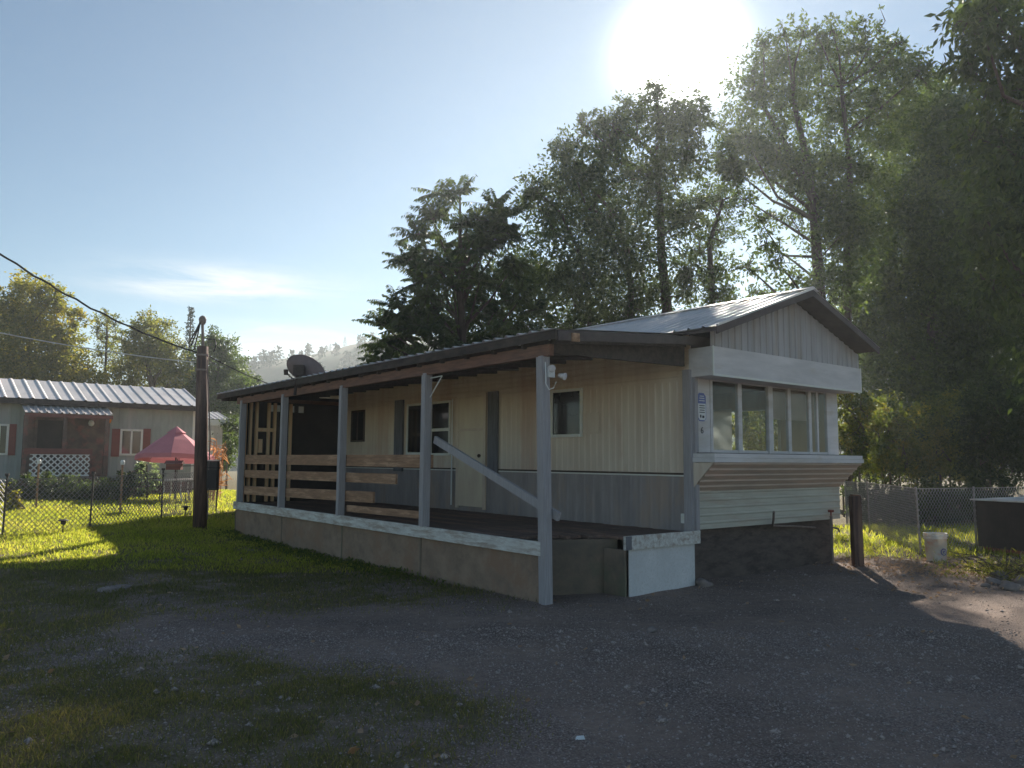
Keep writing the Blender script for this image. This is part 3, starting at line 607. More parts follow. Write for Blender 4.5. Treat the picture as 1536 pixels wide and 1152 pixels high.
tree('broadleaf_tree', 'slim forked broadleaf tree beside the bright gap in the trees', 'tree', 33,
     [(1085,300,30),(1100,265,30),(1078,345,34),(1076,405,26),(1052,300,26),(1075,440,34),(1098,458,20),(1050,380,26)],
     .16, .85, M['crown_green'], [[(1070,690),(1069,460),(1064,365),(1085,300)]], BG, 1.2, bark='bark_dark', tr=.22)
tree('poplar_tree', 'tallest poplar with upright shoots along its top right of the sun', 'tree', 32,
     [(1168,88,40),(1230,80,42),(1290,75,42),(1340,92,38),(1378,112,30),(1128,140,38),(1108,195,36),(1095,235,30),(1180,150,52),(1258,150,58),(1330,165,56),(1152,232,44),(1222,250,62),(1295,255,62),(1096,250,24),(1268,345,46),(1275,350,60),(1268,420,46),(1145,70,14,2.6),(1178,52,12,3),(1205,50,12,3),(1248,44,13,3),(1285,42,12,3),(1318,46,12,3),(1226,52,10,3),(1345,66,12,2.6),(1128,104,14,2),(1245,300,40),(1140,330,26,1,1.0,.6),(1165,390,26,1,-1,.6),(1118,300,24,1,.5,.5),(1150,365,24,1,.2,.4),(1122,400,24,1,-.6,.45),(1186,325,26,1,.4,.45),(1190,425,28,1,-.3,.6),(1138,440,22,1,.8,.6),(1125,222,30),(1165,243,32),(1197,262,28)],
     .19, 1.1, M['crown_green'], [[(1232,700),(1231,460),(1222,330),(1210,240),(1190,150)],[(1275,700),(1270,420),(1275,250),(1262,130)],[(1232,700),(1224,300),(1180,220),(1140,150)]], BG, 1.6, bark='bark_dark', tr=.34)
tree('broadleaf_tree', 'wide dark broadleaf tree filling the background right of the home gable', 'tree', 38,
     [(1370,190,62),(1425,170,60),(1480,230,76),(1395,270,72),(1465,330,80),(1350,320,64),(1400,400,80),(1325,420,66),(1480,430,80),(1300,480,54),(1365,500,74),(1440,520,80),(1530,330,80),(1540,470,80),(1290,545,44),(1340,580,60),(1420,600,70),(1510,590,76)],
     .24, 1.6, M['crown_green'], [[(1400,710),(1398,500),(1400,330),(1390,240)],[(1465,710),(1462,470),(1470,300)]], BG, 2.0, bark='bark_dark', tr=.36)
tree('walnut_tree', 'nearest tree with large drooping leaves leaning in at the top right corner', 'tree', 19.5,
     [(1470,28,52),(1520,60,66),(1452,92,34),(1445,22,26),(1560,130,80),(1490,130,50),(1560,260,90),(1510,225,60),(1580,400,100),(1535,340,60),(1640,540,90),(1610,500,50),(1500,-30,60),(1650,640,70),(1480,330,46),(1450,200,30),(1490,420,44)],
     .27, 1.35, M['crown_green'], [[(1610,760),(1606,500),(1590,300),(1560,150),(1520,40)]], BG, 1.3, droop=1.2, tr=.26, aspect=.36)
SH = 'thicket shrubs beyond the right fence'
for (u, v, Y, bl, mt, lb) in (
    (1275,700,25,[(1275,640,32),(1290,675,32),(1262,600,30),(1300,620,26),(1265,690,24)],'shrub_leaf','yellow green shrub growing against the right end of the mobile home'),
    (1335,705,27,[(1335,660,36),(1360,690,34),(1320,690,30),(1345,625,32),(1310,640,26)],'shrub_leaf','bushy sunlit shrub standing behind the left half of the right fence'),
    (1410,705,28,[(1405,665,38),(1430,690,34),(1390,690,30),(1420,630,36),(1445,650,30)],'crown_olive','dark shrub with few bright leaves behind the middle of the right fence'),
    (1300,712,34,[(1290,690,30),(1310,660,34),(1280,650,26),(1320,695,28),(1300,705,20)],'crown_dark','dark far shrub between the bollard and the fence corner'),
    (1375,712,33,[(1370,690,34),(1385,660,36),(1355,700,24),(1400,700,28),(1345,670,26)],'crown_dark','dark far shrub directly above the white bucket'),
    (1450,712,32,[(1450,690,36),(1430,700,26),(1475,695,30),(1460,660,34)],'crown_olive','olive far shrub above the corner of the right fence'),
    (1135,705,27,[(1120,640,34),(1150,660,34),(1175,630,30),(1105,675,28),(1140,610,28),(1170,680,28)],'shrub_leaf','sunlit shrub seen through the front windows of the mobile home'),
    (1310,775,22.5,[(1290,752,24),(1315,748,26),(1340,752,26),(1325,770,20),(1300,772,18)],'crown_dark','low dark bush right behind the left fence panel'),
    (1385,775,23,[(1365,750,26),(1395,748,28),(1420,752,26),(1380,772,20),(1410,772,20)],'crown_dark','low dark bush right behind the fence above the white bucket'),
    (1460,775,23.5,[(1445,748,26),(1475,745,30),(1505,748,30),(1460,770,22)],'crown_dark','low dark bush behind the fence post left of the box cart'),
    (1485,715,25,[(1480,670,42),(1515,690,40),(1460,640,36),(1500,620,44),(1540,650,44),(1470,700,30)],'crown_dark','dark dense shrub rising behind the pale topped bin')):
    tree('shrub', lb, 'shrub', Y, bl, .13, 1.15, M[mt], [[(u,v),(u+4,v-40)],[(u+14,v),(u+22,v-45)],[(u-12,v),(u-16,v-35)]], SH, .8, tr=.05, twigs=4)
# ailanthus with long feathery fronds, just behind the home
def frond_set(tips, flen, npair, leaf):
    Cs = []; Ds = []; Ls = []; Ts = []; st = []
    for c, n, up in tips:
        a0 = RNG.uniform(0,6.28)
        for k in range(n):
            az = a0+k*2.4+RNG.normal(0,.2); e = RNG.uniform(.1,1.3) if up else RNG.uniform(-.3,1.1); L = flen*RNG.uniform(.7,1.15)*(1 if up else .8)
            h = np.array([math.cos(az),math.sin(az),0]); t = np.linspace(0,1,npair+2)[:,None]
            pts = c+h*L*t*math.cos(e)+np.array([0,0,1])*(L*(t*math.sin(e)-(.28 if up else .2)*t*t))
            tan = unit(np.gradient(pts, axis=0)); side = unit(np.cross(tan, np.array([0,0,1.])))
            s = slice(2, None); tt = t[s]
            for sg_ in (-1,1):
                Cs.append(pts[s]); Ds.append(side[s]*sg_*.8+tan[s]*.3+np.array([0,0,-.65])+RNG.normal(0,.12,tan[s].shape)); Ls.append(leaf*(1-.55*np.abs(tt[:,0]-.45)**1.2*1.6))
            Ts.append(np.full(2*(npair), np.clip(RNG.normal(.4,.25),0,1))); st.append(pts[::3])
    return np.concatenate(Cs), np.concatenate(Ds), np.concatenate(Ls), np.concatenate(Ts), st
AY = 23.5; fu, fv = 690, 640; f = W(fu, fv, AY); base = np.array([f[0], AY, float(gz(f[0],AY))])
ail = thing('ailanthus_tree', 'dark tree with long feathery fronds left of the tall trees behind the porch roof', 'tree', base, 0, BG)
TP = [(u+max(0,(640-u))*.14, v, q) for u, v, q in [(690,292,1),(742,312,1),(650,330,1),(625,352,1),(700,340,0),(668,368,0),(730,365,0),(625,420,1),(640,450,0),(590,462,1),(565,490,1),(612,470,0),(600,505,0),(570,515,0),(640,490,0),(680,430,0),(720,420,0),(760,350,0),(770,400,0),(700,480,0),(740,470,0),(660,520,0),(560,540,0),(590,545,0),(780,450,0),(720,520,0),(770,500,0),(630,540,0),(690,400,0),(610,390,0),(655,400,0),(745,335,0)]]
C, D, L, T, st = frond_set([(W(u,v,AY+RNG.uniform(-1.2,1.2)), 15, up) for u, v, up in TP]+[(W(u+RNG.normal(0,16),v+RNG.normal(8,14),AY+RNG.uniform(-1.5,1.5)), 12, 0) for u, v, up in TP for _ in range(1)], 1.0, 13, .24)
V, Q = leaves(C, D, L, L*.32, .1); npmesh('crown', V-base, Q, M['crown_dark'], ail, T)
b = MB()
b.tube([(0,0,-.1),tuple(W(694,520,AY)-base),tuple(W(690,400,AY)-base),tuple(W(690,292,AY)-base)], [.17,.12,.08,.02], 9)
for u, v, up in TP:
    s = W(692, min(560, v+95), AY)-base; e = W(u,v,AY)-base; b.tube([s,(s*.45+e*.55)+np.array([0,0,-.15]),e],[.06,.035,.015],5,False)
for p in st: b.tube([q-base for q in p], .007, 3, False)
b.build('trunk', M['bark_dark'], ail, smooth=True)
tree('broadleaf_tree', 'low bushy tree filling the space under the feathery fronds behind the porch roof', 'tree', 27,
     [(695,450,40),(740,420,36),(700,380,30),(650,470,34),(700,520,48),(760,490,52),(640,545,36),(810,520,50),(600,562,30),(740,560,50),(840,540,40),(570,575,24)], .14, 1.1, M['crown_dark'], [[(740,680),(742,560)]], BG, 1.0, bark='bark_dark', tr=.14)
# trees behind the neighbour's home
LG = 'trees behind the neighbouring home'
tree('locust_tree', 'large yellowing locust tree at the left edge behind the neighbouring home', 'tree', 40,
     [(52,440,30),(80,450,24),(20,470,34),(60,490,44),(-20,500,50),(95,510,34),(30,540,52),(85,555,44),(-30,570,60),(118,478,14),(120,560,30),(135,585,26),(60,590,50),(5,590,40),(30,432,14)],
     .19, 1.35, M['crown_yellow'], [[(40,690),(42,560),(48,490)],[(85,690),(84,560),(90,520)]], LG, 1.6, tr=.28)
tree('thin_tree', 'thin half bare tree with a small airy crown behind the neighbouring home', 'tree', 44,
     [(160,472,11),(150,485,13),(172,486,12),(160,500,15),(145,500,9),(166,520,12),(150,530,14),(170,548,16)],
     .15, .55, M['crown_olive'], [[(158,690),(158,560),(160,510),(161,475)]], LG, .7, tr=.12, twigs=7)
tree('broadleaf_tree', 'olive round-topped tree with dark crooked limbs behind the neighbouring roof', 'tree', 43,
     [(222,488,20),(205,500,22),(240,500,24),(195,525,26),(225,525,32),(252,525,24),(200,560,34),(240,560,36),(262,555,20),(175,585,28)],
     .17, 1.05, M['crown_olive'], [[(228,690),(228,580),(220,545),(222,510)],[(218,690),(232,570),(246,548)]], LG, 1.2, tr=.22)
tree('broadleaf_tree', 'green tree right of the utility pole sloping down to the hill', 'tree', 46,
     [(322,510,20),(335,530,24),(305,535,24),(350,548,22),(330,565,34),(300,575,30),(362,572,20),(345,600,34),(310,610,34),(375,590,14),(280,590,26),(340,640,36),(315,670,34),(385,572,9)],
     .18, 1.3, M['crown_green'], [[(325,700),(325,600),(328,550)]], LG, 1.3, tr=.24)
tree('shrub', 'dark hedge bush between the pale shed and the porch end', 'shrub', 36, [(330,650,16),(345,670,20),(335,690,18),(350,640,16)], .13, 1.2, M['crown_green'], [[(340,715),(340,660)]], None, .8, tr=.06)
def conifer(name, label, u, vtop, vbase, Y, wpx, group=None, n=900, gnd=None):
    f = W(u, vbase, Y); z0 = float(gz(f[0],Y)) if gnd is None else gnd(f[0],Y); base = np.array([f[0],Y,z0]); top = W(u,vtop,Y)[2]-z0; low = max(.8, f[2]-z0)
    root = thing(name, label, 'tree', base, 0, group); wR = px(wpx,Y)
    k = max(7, int((top-low)/(wR*.32))); Cs = []; Ds = []
    for i in range(k):
        t = i/(k-1); z = low+(top-low)*t; rr = wR*(1-t)**.8*RNG.uniform(.75,1.1)+.04*wR; nb = max(3, int(9*(1-t)+3)); a0 = RNG.uniform(0,6.28)
        for j in range(nb):
            a_ = a0+6.28*j/nb+RNG.normal(0,.25); m_ = max(4, n//(k*nb)); s = RNG.uniform(.1,1,m_)**.7; d = np.array([math.cos(a_),math.sin(a_),0]); R_ = rr*RNG.uniform(.6,1.15)
            Cs.append(d*R_*s[:,None]+np.stack([0*s,0*s,z-.25*R_*s+.12*R_*s*s],1)+RNG.normal(size=(m_,3))*.07*wR); Ds.append(np.tile(d,(m_,1))+RNG.normal(size=(m_,3))*.6)
    C = np.concatenate(Cs); D = np.concatenate(Ds); V, Q = leaves(C, D, wR*.24*RNG.uniform(.7,1.3,len(C)), wR*.10)
    npmesh('crown', V, Q, M['conifer'], root, RNG.uniform(0,1,len(C)))
    MB().tube([(0,0,-.2),(0,0,top*.97)], [max(.05,.028*top), .02], 7).build('trunk', M['bark_dark'], root); return root
conifer('conifer_tree', 'dark conifer standing behind the neighbouring home left of the utility pole', 279, 463, 640, 52, 17, LG, 1900)
HG = 'conifers along the far ridge'
for u, vt, vb, w, lb in ((397,531,556,7,'leftmost big conifer on the hazy ridge left of the satellite dish'),(413,541,556,4,'small conifer just left of the satellite dish on the ridge'),(422,545,556,3.5,'smallest conifer touching the left rim of the satellite dish'),(376,541,562,4,'lone low conifer at the left foot of the ridge'),(452,526,542,4.5,'conifer peeking over the top of the satellite dish'),(489,519,537,6,'dense leaning conifer right of the satellite dish'),(495,517,534,4,'narrow conifer close behind the dense leaning one'),(503,520,533,4.2,'short conifer next right after the leaning pair'),(517,506,531,5,'tallest slender conifer standing clear on the ridge skyline'),(480,526,538,6,'round low conifer left of the leaning pair'),(543,510,522,2.2,'bare thin conifer near the feathery fronds'),(350,545,568,6,'conifer half hidden by the green tree on the ridge foot')):
    conifer('ridge_conifer', lb, u, vt, vb+3, HD-3, w, HG, 420, hill_z)
# wood that covers the hill face
Cs = []; Ts = []
for _ in range(760):
    x = RNG.uniform(-130,20); y = RNG.uniform(170,HD-6); 
    if sn(x,y,.05,3) < -.15 or y > HD-28: continue
    h = RNG.uniform(2.5,5); c = np.array([x,y,hill_z(x,y)]); m_ = 90; t = RNG.uniform(0,1,m_)
    d = RNG.normal(size=(m_,3))*np.array([1,1,0])*(.22*h*(1-t*.8))[:,None]; d[:,2] = h*t; Cs.append(c+d); Ts.append(np.clip(RNG.normal(.4,.3)+RNG.normal(0,.15,m_),0,1))
C = np.concatenate(Cs); V, Q = leaves(C, RNG.normal(size=C.shape), RNG.uniform(.7,1.3,len(C)), .6)
tag(npmesh('distant_wood', V, Q, M['conifer'], tint=np.concatenate(Ts)), 'hazy bluish wood covering the far hillside', 'wood', kind='stuff')

# ------------------------------------------------------------------ utility pole and cables
pb = G(300, 793); PYD = float(pb[1])
pole = thing('utility_pole', 'short dark utility pole with a metal service mast on its top', 'utility pole', pb)
pt = W(304, 520, PYD)-pb
MB().tube([(0,0,-.3),tuple(pt*.5),tuple(pt)], [.152,.138,.122], 16).build('shaft', M['pole_wood'], pole, smooth=True)
m0 = pt+np.array([.06,-.05,-.5]); m1 = W(305, 486, PYD)-pb+np.array([0,-.05,0])
ms = MB().tube([tuple(m0*np.array([1,1,.3])), tuple(m0), tuple(m1)], .032, 10).build('service_mast', M['pipe'], pole)
MB().lathe([(0,-.02),(.05,-.02),(.075,.03),(.085,.10),(.06,.16),(.02,.185),(0,.19)], tuple(m1), 14).build('weatherhead', M['pipe'], ms, smooth=True)
for dx, dz in ((-.22,-.52),(-.15,-.62),(-.28,-.48)):
    MB().tube([tuple(m1+np.array([-.03,-.05,.03])), tuple(m1+np.array([dx*.5,-.06,dz*.45])), tuple(m1+np.array([dx,-.05,dz]))], .016, 6).build('drip_wire', M['black'], ms)
MB().tube([tuple(m1+np.array([.03,0,-.33])), tuple(m1+np.array([.2,0,-.36])), tuple(m1+np.array([.30,0,-.37])), tuple(m1+np.array([.33,0,-.5])), tuple(m1+np.array([.28,0,-.66]))], .013, 6).build('loop_wire', M['black'], ms)
for z in (-.22, -.05): MB().lathe([(.128,z-.02),(.14,z-.02),(.14,z+.02),(.128,z+.02)], tuple(pt+np.array([0,0,z-.1])), 14).build('band', M['pipe'], pole)
MB().tube([(.16,-.02,.2),tuple(np.array([.15,-.02,pt[2]*.5])),tuple(pt+np.array([.125,-.02,-.3]))], .014, 7).build('ground_conduit', M['pipe'], pole)
mb = MB().box(.10,.34,-.02,.13,.85,1.5).build('meter_box', M['tpost'], pole, bevel=.01)
MB().box(.10,.36,-.04,.15,1.34,1.365).box(.14,.33,-.035,-.021,.9,1.3).build('box_cover', M['bin_dark'], mb)
MB().box(.12,.36,-.035,.14,1.505,1.525).build('box_cap', M['bin_lid'], mb)
def cable(name, label, p, q, sagm, r, m, wob=0):
    pts = []
    for k in range(41):
        t = k/40; c = np.array(p)*(1-t)+np.array(q)*t; c[2] -= sagm*4*t*(1-t)
        if wob: c[2] += wob*math.sin(k*1.7)*math.sin(math.pi*t); c[0] += wob*math.cos(k*1.9)
        pts.append(tuple(c))
    return tag(MB().tube(pts, r, 6).build(name, m), label, 'cable')
cable('service_cable', 'thick twisted dark cable sagging from the upper left frame edge to the pole top', W(-220,215,12.5), pb+pt+np.array([-.12,-.05,-.14]), .42, .020, M['black'], .012)
cable('phone_cable', 'thin pale cable running nearly level from the left frame edge to the pole', W(-160,465,13.5), pb+pt+np.array([-.12,-.05,-.37]), .10, .013, M['bin_lid'])
cable('drop_cable', 'thin dark cable from the pole down to the far end of the porch roof', pb+pt+np.array([.1,.1,-.2]), HL(2.3, 11.2, 3.2), .12, .012, M['black'])

# ------------------------------------------------------------------ the neighbouring home
nc = W(289, 700, 30); NG = float(gz(nc[0], 30)); NO = np.array([nc[0], 30, NG-.15])
nb = thing('neighbour_home', 'teal grey single-wide home with ribbed metal roof and maroon shutters at the left', 'mobile home', NO, YAW)
def NW(u, v, y=0.):                   # point of the plane y = const of the neighbour's frame under a photo position
    r = ray(u, v); d1 = np.array([-SY,CY,0]); t = ((NO-CAM)@d1+y)/(r@d1); p = CAM+r*t-NO
    return float(p@np.array([CY,SY,0])), float(p[2])
def ND(u, v, y=0.): x, z = NW(u, v, y); return (x, y, z)
ez = NW(200, 607)[1]; XL = -13.0
MB().corr((XL,0,.6), (-XL,0,0), (0,0,ez-.55), (0,-1,0), 46, .012, .3).build('wall', M['teal_siding'], nb)
P('house_body', M['teal_siding'], nb, (XL, -.01, .03, 3.9, .3, ez))
P('shade_skirting', M['house_brown'], nb, (XL, 0, -.02, .02, -.3, .62))  # dark panel standing for the shade at the house foot
P('corner_trim', M['white_trim'], nb, (-.07, .015, -.025, .012, .6, ez-.05))
RZ = .34
nr = MB().corr((XL-.3,-.45,ez+.02), (-XL+.5,0,0), (0,2.5,2.5*RZ), (0,-.3,.95), 34, .032, .2, skew=.08).corr((XL-.3,4.55,ez+.02), (-XL+.5,0,0), (0,-2.5,2.5*RZ), (0,.3,.95), 34, .032, .2, skew=.08).build('roof', M['roof_metal'], nb)
MB().prism([(XL-.28,-.44,ez-.01),(XL-.28,2.05,ez+2.5*RZ-.04),(XL-.28,4.54,ez-.01),(XL-.28,4.5,ez-.14),(XL-.28,-.40,ez-.14)], (-XL+.44,0,0)).build('roof_deck', M['dark_wood'], nr)
P('eave_board', M['dark_wood'], nr, (XL-.29, .19, -.46, -.43, ez-.17, ez+.0))
def nwin(u0, u1, v0, v1):
    x0, z1 = NW(u0, v0); x1, z0 = NW(u1, v1); b = MB()
    b.box(x0-.06,x0+.01,-.05,0,z0-.06,z1+.06).box(x1-.01,x1+.06,-.05,0,z0-.06,z1+.06).box(x0,x1,-.05,0,z1-.01,z1+.06).box(x0,x1,-.06,0,z0-.06,z0+.01).box((x0+x1)/2-.03,(x0+x1)/2+.03,-.045,0,z0,z1)
    f = b.build('window', M['white_trim'], nb); P('pane', M['dark_glass'], f, (x0+.01, x1-.01, -.03, -.02, z0+.01, z1-.01)); return f
nwin(183, 210, 646, 681); nwin(-12, 8, 638, 680)
for u0, u1 in ((168,178),(215,224),(12,22)):
    x0, z1 = NW(u0, 643 if u0 > 100 else 636); x1, z0 = NW(u1, 685 if u0 > 100 else 683); P('shutter', M['shutter'], nb, (x0, x1, -.045, -.016, z0, z1))
x0, z0 = NW(30, 745); x1, z1 = NW(165, 624); P('porch_wall', M['house_brown'], nb, (x0, x1, -.05, -.017, .3, z1))
a0, z1 = NW(57, 630); a1, z0 = NW(92, 712); dr = P('door', M['black_sheet'], nb, (a0, a1, -.075, -.052, .75, z1)); P('door_frame', M['house_brown'], dr, (a0-.1, a0-.005, -.09, -.052, .75, z1+.08), (a1+.005, a1+.1, -.09, -.052, .75, z1+.08))
aw0 = ND(38,618,-1.25); aw1 = ND(170,625,-1.25); zt = ez-.12
aw = MB().corr((aw0[0],-1.25,aw0[2]), (aw1[0]-aw0[0],0,0), (0,1.23,zt-aw0[2]), (0,-.3,.95), 12, .04, .22, skew=.08).build('awning', M['roof_metal'], nb)
P('awning_board', M['maroon_wood'], aw, (aw0[0], aw1[0], -1.24, -1.2, aw0[2]-.14, aw0[2]-.02))
for u in (38, 97, 160):
    x = NW(u, 650, -1.2)[0]; P('awning_post', M['house_brown'], nb, (x-.06, x+.06, -1.24, -1.12, -.1, aw0[2]-.1))
rl0, rz1 = NW(36, 673, -1.25); rl1, rz0 = NW(138, 682, -1.25)
P('porch_rail', M['maroon_wood'], nb, (rl0, rl1, -1.30, -1.245, rz0, rz1+.02))
P('porch_deck', M['house_brown'], nb, (rl0, rl1+1.2, -1.2, -.06, .1, .72))
l0, lz1 = NW(45, 681, -1.25); l1, lz0 = NW(133, 713, -1.25); b = MB(); Hh = lz1-lz0; s = .135; w = l1-l0; k = -Hh
while k < w:
    for sg_ in (1,-1):
        p = max(0,k); q = min(w,k+Hh)
        za, zb = (lz0+(p-k), lz0+(q-k)) if sg_ > 0 else (lz1-(p-k), lz1-(q-k))
        if q > p+.02: b.bar((l0+p,-1.275-.012*sg_,za),(l0+q,-1.275-.012*sg_,zb),.042,.010,up=(0,1,0))
    k += s*1.414
b.box(l0,l1,-1.295,-1.26,lz0-.03,lz0+.02).box(l0,l1,-1.295,-1.26,lz1-.02,lz1+.02); b.build('lattice_panel', M['lattice'], nb)
for u, v, c in ((163,631,'orange'),(137,635,'plastic_white')):
    p = ND(u, v, -.12); MB().lathe([(0,-.11),(.07,-.08),(.1,0),(.07,.09),(0,.11)], p, 12).build('porch_lantern', M[c], nb, smooth=True)
# pale shed behind it
so = W(292, 700, 34.5); sh = thing('storage_shed', 'pale grey shed with a small metal roof just right of the neighbouring home', 'shed', (so[0], 34.5, float(gz(so[0],34.5))-.1), YAW)
hz = W(310,626,35)[2]-float(gz(so[0],34.5))
MB().corr((-.6,0,0),(1.75,0,0),(0,0,hz),(0,-1,0),12,.012,.3).build('wall', M['shed_grey'], sh)
P('shed_body', M['shed_grey'], sh, (-.6, 1.14, .03, 2.2, 0, hz))
MB().corr((-.7,-.3,hz+.0),(2.05,0,0),(0,1.6,.42),(0,-.3,.95),9,.03,.22).corr((-.7,2.6,hz),(2.05,0,0),(0,-1.3,.42),(0,.3,.95),9,.03,.22).build('roof', M['roof_metal'], sh)
P('eave_board', M['white_trim'], sh, (-.7, 1.35, -.3, -.26, hz-.28, hz-.02)); P('shed_door', M['white_trim'], sh, (.1, .75, -.03, -.015, .05, hz-.5))

# ------------------------------------------------------------------ left yard
def chain_link(name, label, pts, h, sp, r, posts, pm, ph=.08, top=True):
    root = thing(name, label, 'fence', pts[0]); o = np.array(pts[0]); b = MB()
    for a_, c_ in zip(pts[:-1], pts[1:]):
        a_ = np.array(a_)-o; c_ = np.array(c_)-o; L = float(np.linalg.norm((c_-a_)[:2])); k = -h
        def at(s, z): return tuple(a_+(c_-a_)*(s/L)+np.array([0,0,z]))
        while k < L:
            p, q = max(0,k), min(L,k+h)
            if q-p > .02:
                b.bar(at(p,p-k+.03),at(q,q-k+.03),r*2,r*2); b.bar(at(p,h-(p-k)+.03),at(q,h-(q-k)+.03),r*2,r*2)
            k += sp
        if top: b.bar(at(0,h+.03),at(L,h+.03),r*3,r*3)
    b.build('wire_mesh', M['steel'], root)
    for i_, p in enumerate(posts):
        p = np.array(p)-o; d = RNG.normal(0,.02,2)
        pp = MB().tube([tuple(p+np.array([0,0,-.2])),tuple(p+np.array([d[0],d[1],h+ph]))], .02, 8).build('post', M[pm], root)
        if pm == 'tpost': MB().box(*sum([[p[0]+d[0]-.035,p[0]+d[0]+.035],[p[1]+d[1]-.02,p[1]+d[1]+.02],[h+ph+p[2],h+ph+.05+p[2]]],[])).build('post_cap', M['bin_dark'], pp)
    return root
FP = [G(-150,792), G(5,782), G(135,780), G(242,777), G(324,767)]
chain_link('chain_link_fence', 'low chain link fence on thin dark posts in front of the neighbouring yard', FP, 1.06, .105, .0042, FP, 'tpost', .10)
ub = G(262, 752); UY = float(ub[1]); ut = W(265, 643, UY)-ub
um = thing('patio_umbrella', 'faded red patio umbrella tilted open over a white table', 'umbrella', ub)
MB().tube([(0,0,-.02),tuple(ut)], .022, 8).build('pole', M['iron'], um)
rim = [(math.cos(2*math.pi*k/8+.3)*1.18, math.sin(2*math.pi*k/8+.3)*1.18, -.90-.10*math.sin(2*math.pi*k/8+.3)) for k in range(8)]
b = MB(); top = ut+np.array([0,0,.02]); vs = [tuple(top)]; fs = []
for k in range(8):
    vs += [tuple(top+np.array(rim[k])*.5+np.array([0,0,.03])), tuple(top+np.array(rim[k])), tuple(top+np.array(rim[k])*np.array([1.01,1.01,1])+np.array([0,0,-.14]))]
for k in range(8):
    a_ = 1+3*k; c_ = 1+3*((k+1)%8); fs += [(0,a_,c_),(a_,a_+1,c_+1,c_),(a_+1,a_+2,c_+2,c_+1)]
b.add(vs, fs).build('canopy', M['canopy'], um)
MB().add([tuple(top+np.array([0,0,.06]))]+[tuple(top+np.array([math.cos(.785*k+.3)*.3,math.sin(.785*k+.3)*.3,-.16])) for k in range(8)], [(0,1+k,1+(k+1)%8) for k in range(8)]).build('canopy_vent', M['canopy'], um)
b = MB()
for k in range(8): b.tube([tuple(top+np.array([0,0,-.02])), tuple(top+np.array(rim[k])*.5+np.array([0,0,.01])), tuple(top+np.array(rim[k])+np.array([0,0,-.02]))], .009, 5)
b.build('rib_frame', M['iron'], um)
tb = thing('patio_table', 'round white patio table under the red umbrella', 'table', ub+np.array([.02,.0,0]))
MB().lathe([(.04,.66),(.62,.66),(.64,.675),(.64,.695),(.62,.70),(.04,.70)], (0,0,0), 28).build('table_top', M['table_white'], tb)
for k in range(4):
    a_ = .785+k*1.571; MB().tube([(math.cos(a_)*.4,math.sin(a_)*.4,.665),(math.cos(a_)*.36,math.sin(a_)*.36,.35),(math.cos(a_)*.5,math.sin(a_)*.5,.0)], .02, 7).build('leg', M['table_white'], tb)
def iron_chair(label, loc, rz):
    c = thing('patio_chair', label, 'chair', loc, rz, 'iron chairs at the white table')
    b = MB()
    for s in (-.25,.25): b.tube([(s,-.24,.0),(s,-.26,.2),(s*1.0,-.22,.42),(s,.2,.42),(s,.30,.2),(s,.26,0)], .018, 7)
    b.build('leg_frame', M['iron'], c)
    MB().box(-.25,.25,-.24,.22,.415,.44).build('seat', M['iron'], c, bevel=.01)
    b = MB().tube([(-.25,.2,.42),(-.27,.30,.7),(-.18,.36,.92),(0,.38,1.0),(.18,.36,.92),(.27,.30,.7),(.25,.2,.42)], .018, 7)
    for s in (-.15,-.05,.05,.15): b.tube([(s,.21,.43),(s*1.1,.31,.7),(s,.37,.93)], .009, 5)
    b.build('backrest', M['iron'], c)
    for s in (-1,1): MB().tube([(s*.27,.29,.66),(s*.31,.05,.68),(s*.31,-.2,.66),(s*.27,-.25,.42)], .016, 6).build('armrest', M['iron'], c)
cp = ub+np.array([-.72,-.35,0]); cp[2] = gz(cp[0],cp[1]); iron_chair('dark curved iron chair on the left of the white table', cp, R(70))
cp = ub+np.array([.78,-.30,0]); cp[2] = gz(cp[0],cp[1]); iron_chair('dark curved iron chair right of the white table beside the pole', cp, R(-80))
# feeder on a rod, path lights, garden lamps
fb = G(263, 766); fz = W(263, 688, fb[1])[2]-fb[2]
fd = thing('bird_feeder', 'brown wooden bird feeder on a thin dark rod in front of the white table', 'bird feeder', fb)
MB().tube([(0,0,-.1),(0,0,fz)], .012, 6).build('rod', M['tpost'], fd)
MB().box(-.27,.12,-.09,.09,fz-.30,fz-.14).prism([(-.31,-.12,fz-.135),(-.31,.12,fz-.135),(-.31,0,fz-.05)],(.47,0,0)).build('feeder_box', M['maroon_wood'], fd)
MB().tube([(0,0,fz-.2),(.5,0,fz-.19)], .01, 5).build('hook_arm', M['tpost'], fd)
for u, v, lb in ((95,782,'small dark solar path light in the sunny grass nearest the left edge'),(278,774,'small dark solar path light just left of the utility pole')):
    p = G(u, v); o = thing('path_light', lb, 'garden light', p, 0, 'solar path lights')
    MB().tube([(0,0,-.05),(0,0,.24)], .012, 6).build('stake', M['tpost'], o)
    MB().lathe([(0,.30),(.035,.30),(.10,.275),(.105,.262),(.05,.262),(.045,.20),(.03,.19),(0,.19)], (0,0,0), 14).build('lamp_head', M['bin_dark'], o)
for u, v, vt, lb in ((13,768,689,'garden lamp with pale cap on a stick near the left edge'),(141,772,690,'garden lamp with pale cap behind the second fence post')):
    p = G(u, v); p[1] += 1.2; p[0] -= .07 if u < 100 else .0; p[2] = gz(p[0],p[1]); h = W(u,vt,p[1])[2]-p[2]; o = thing('garden_lamp', lb, 'garden light', p, 0, 'garden lamps on sticks')
    MB().tube([(0,0,-.1),(0,0,h-.12)], .025, 7).build('stick', M['rail_wood'], o)
    MB().lathe([(0,h-.12),(.045,h-.11),(.05,h-.04),(.03,h),(0,h)], (0,0,0), 10).build('lamp_cap', M['plastic_white'], o)
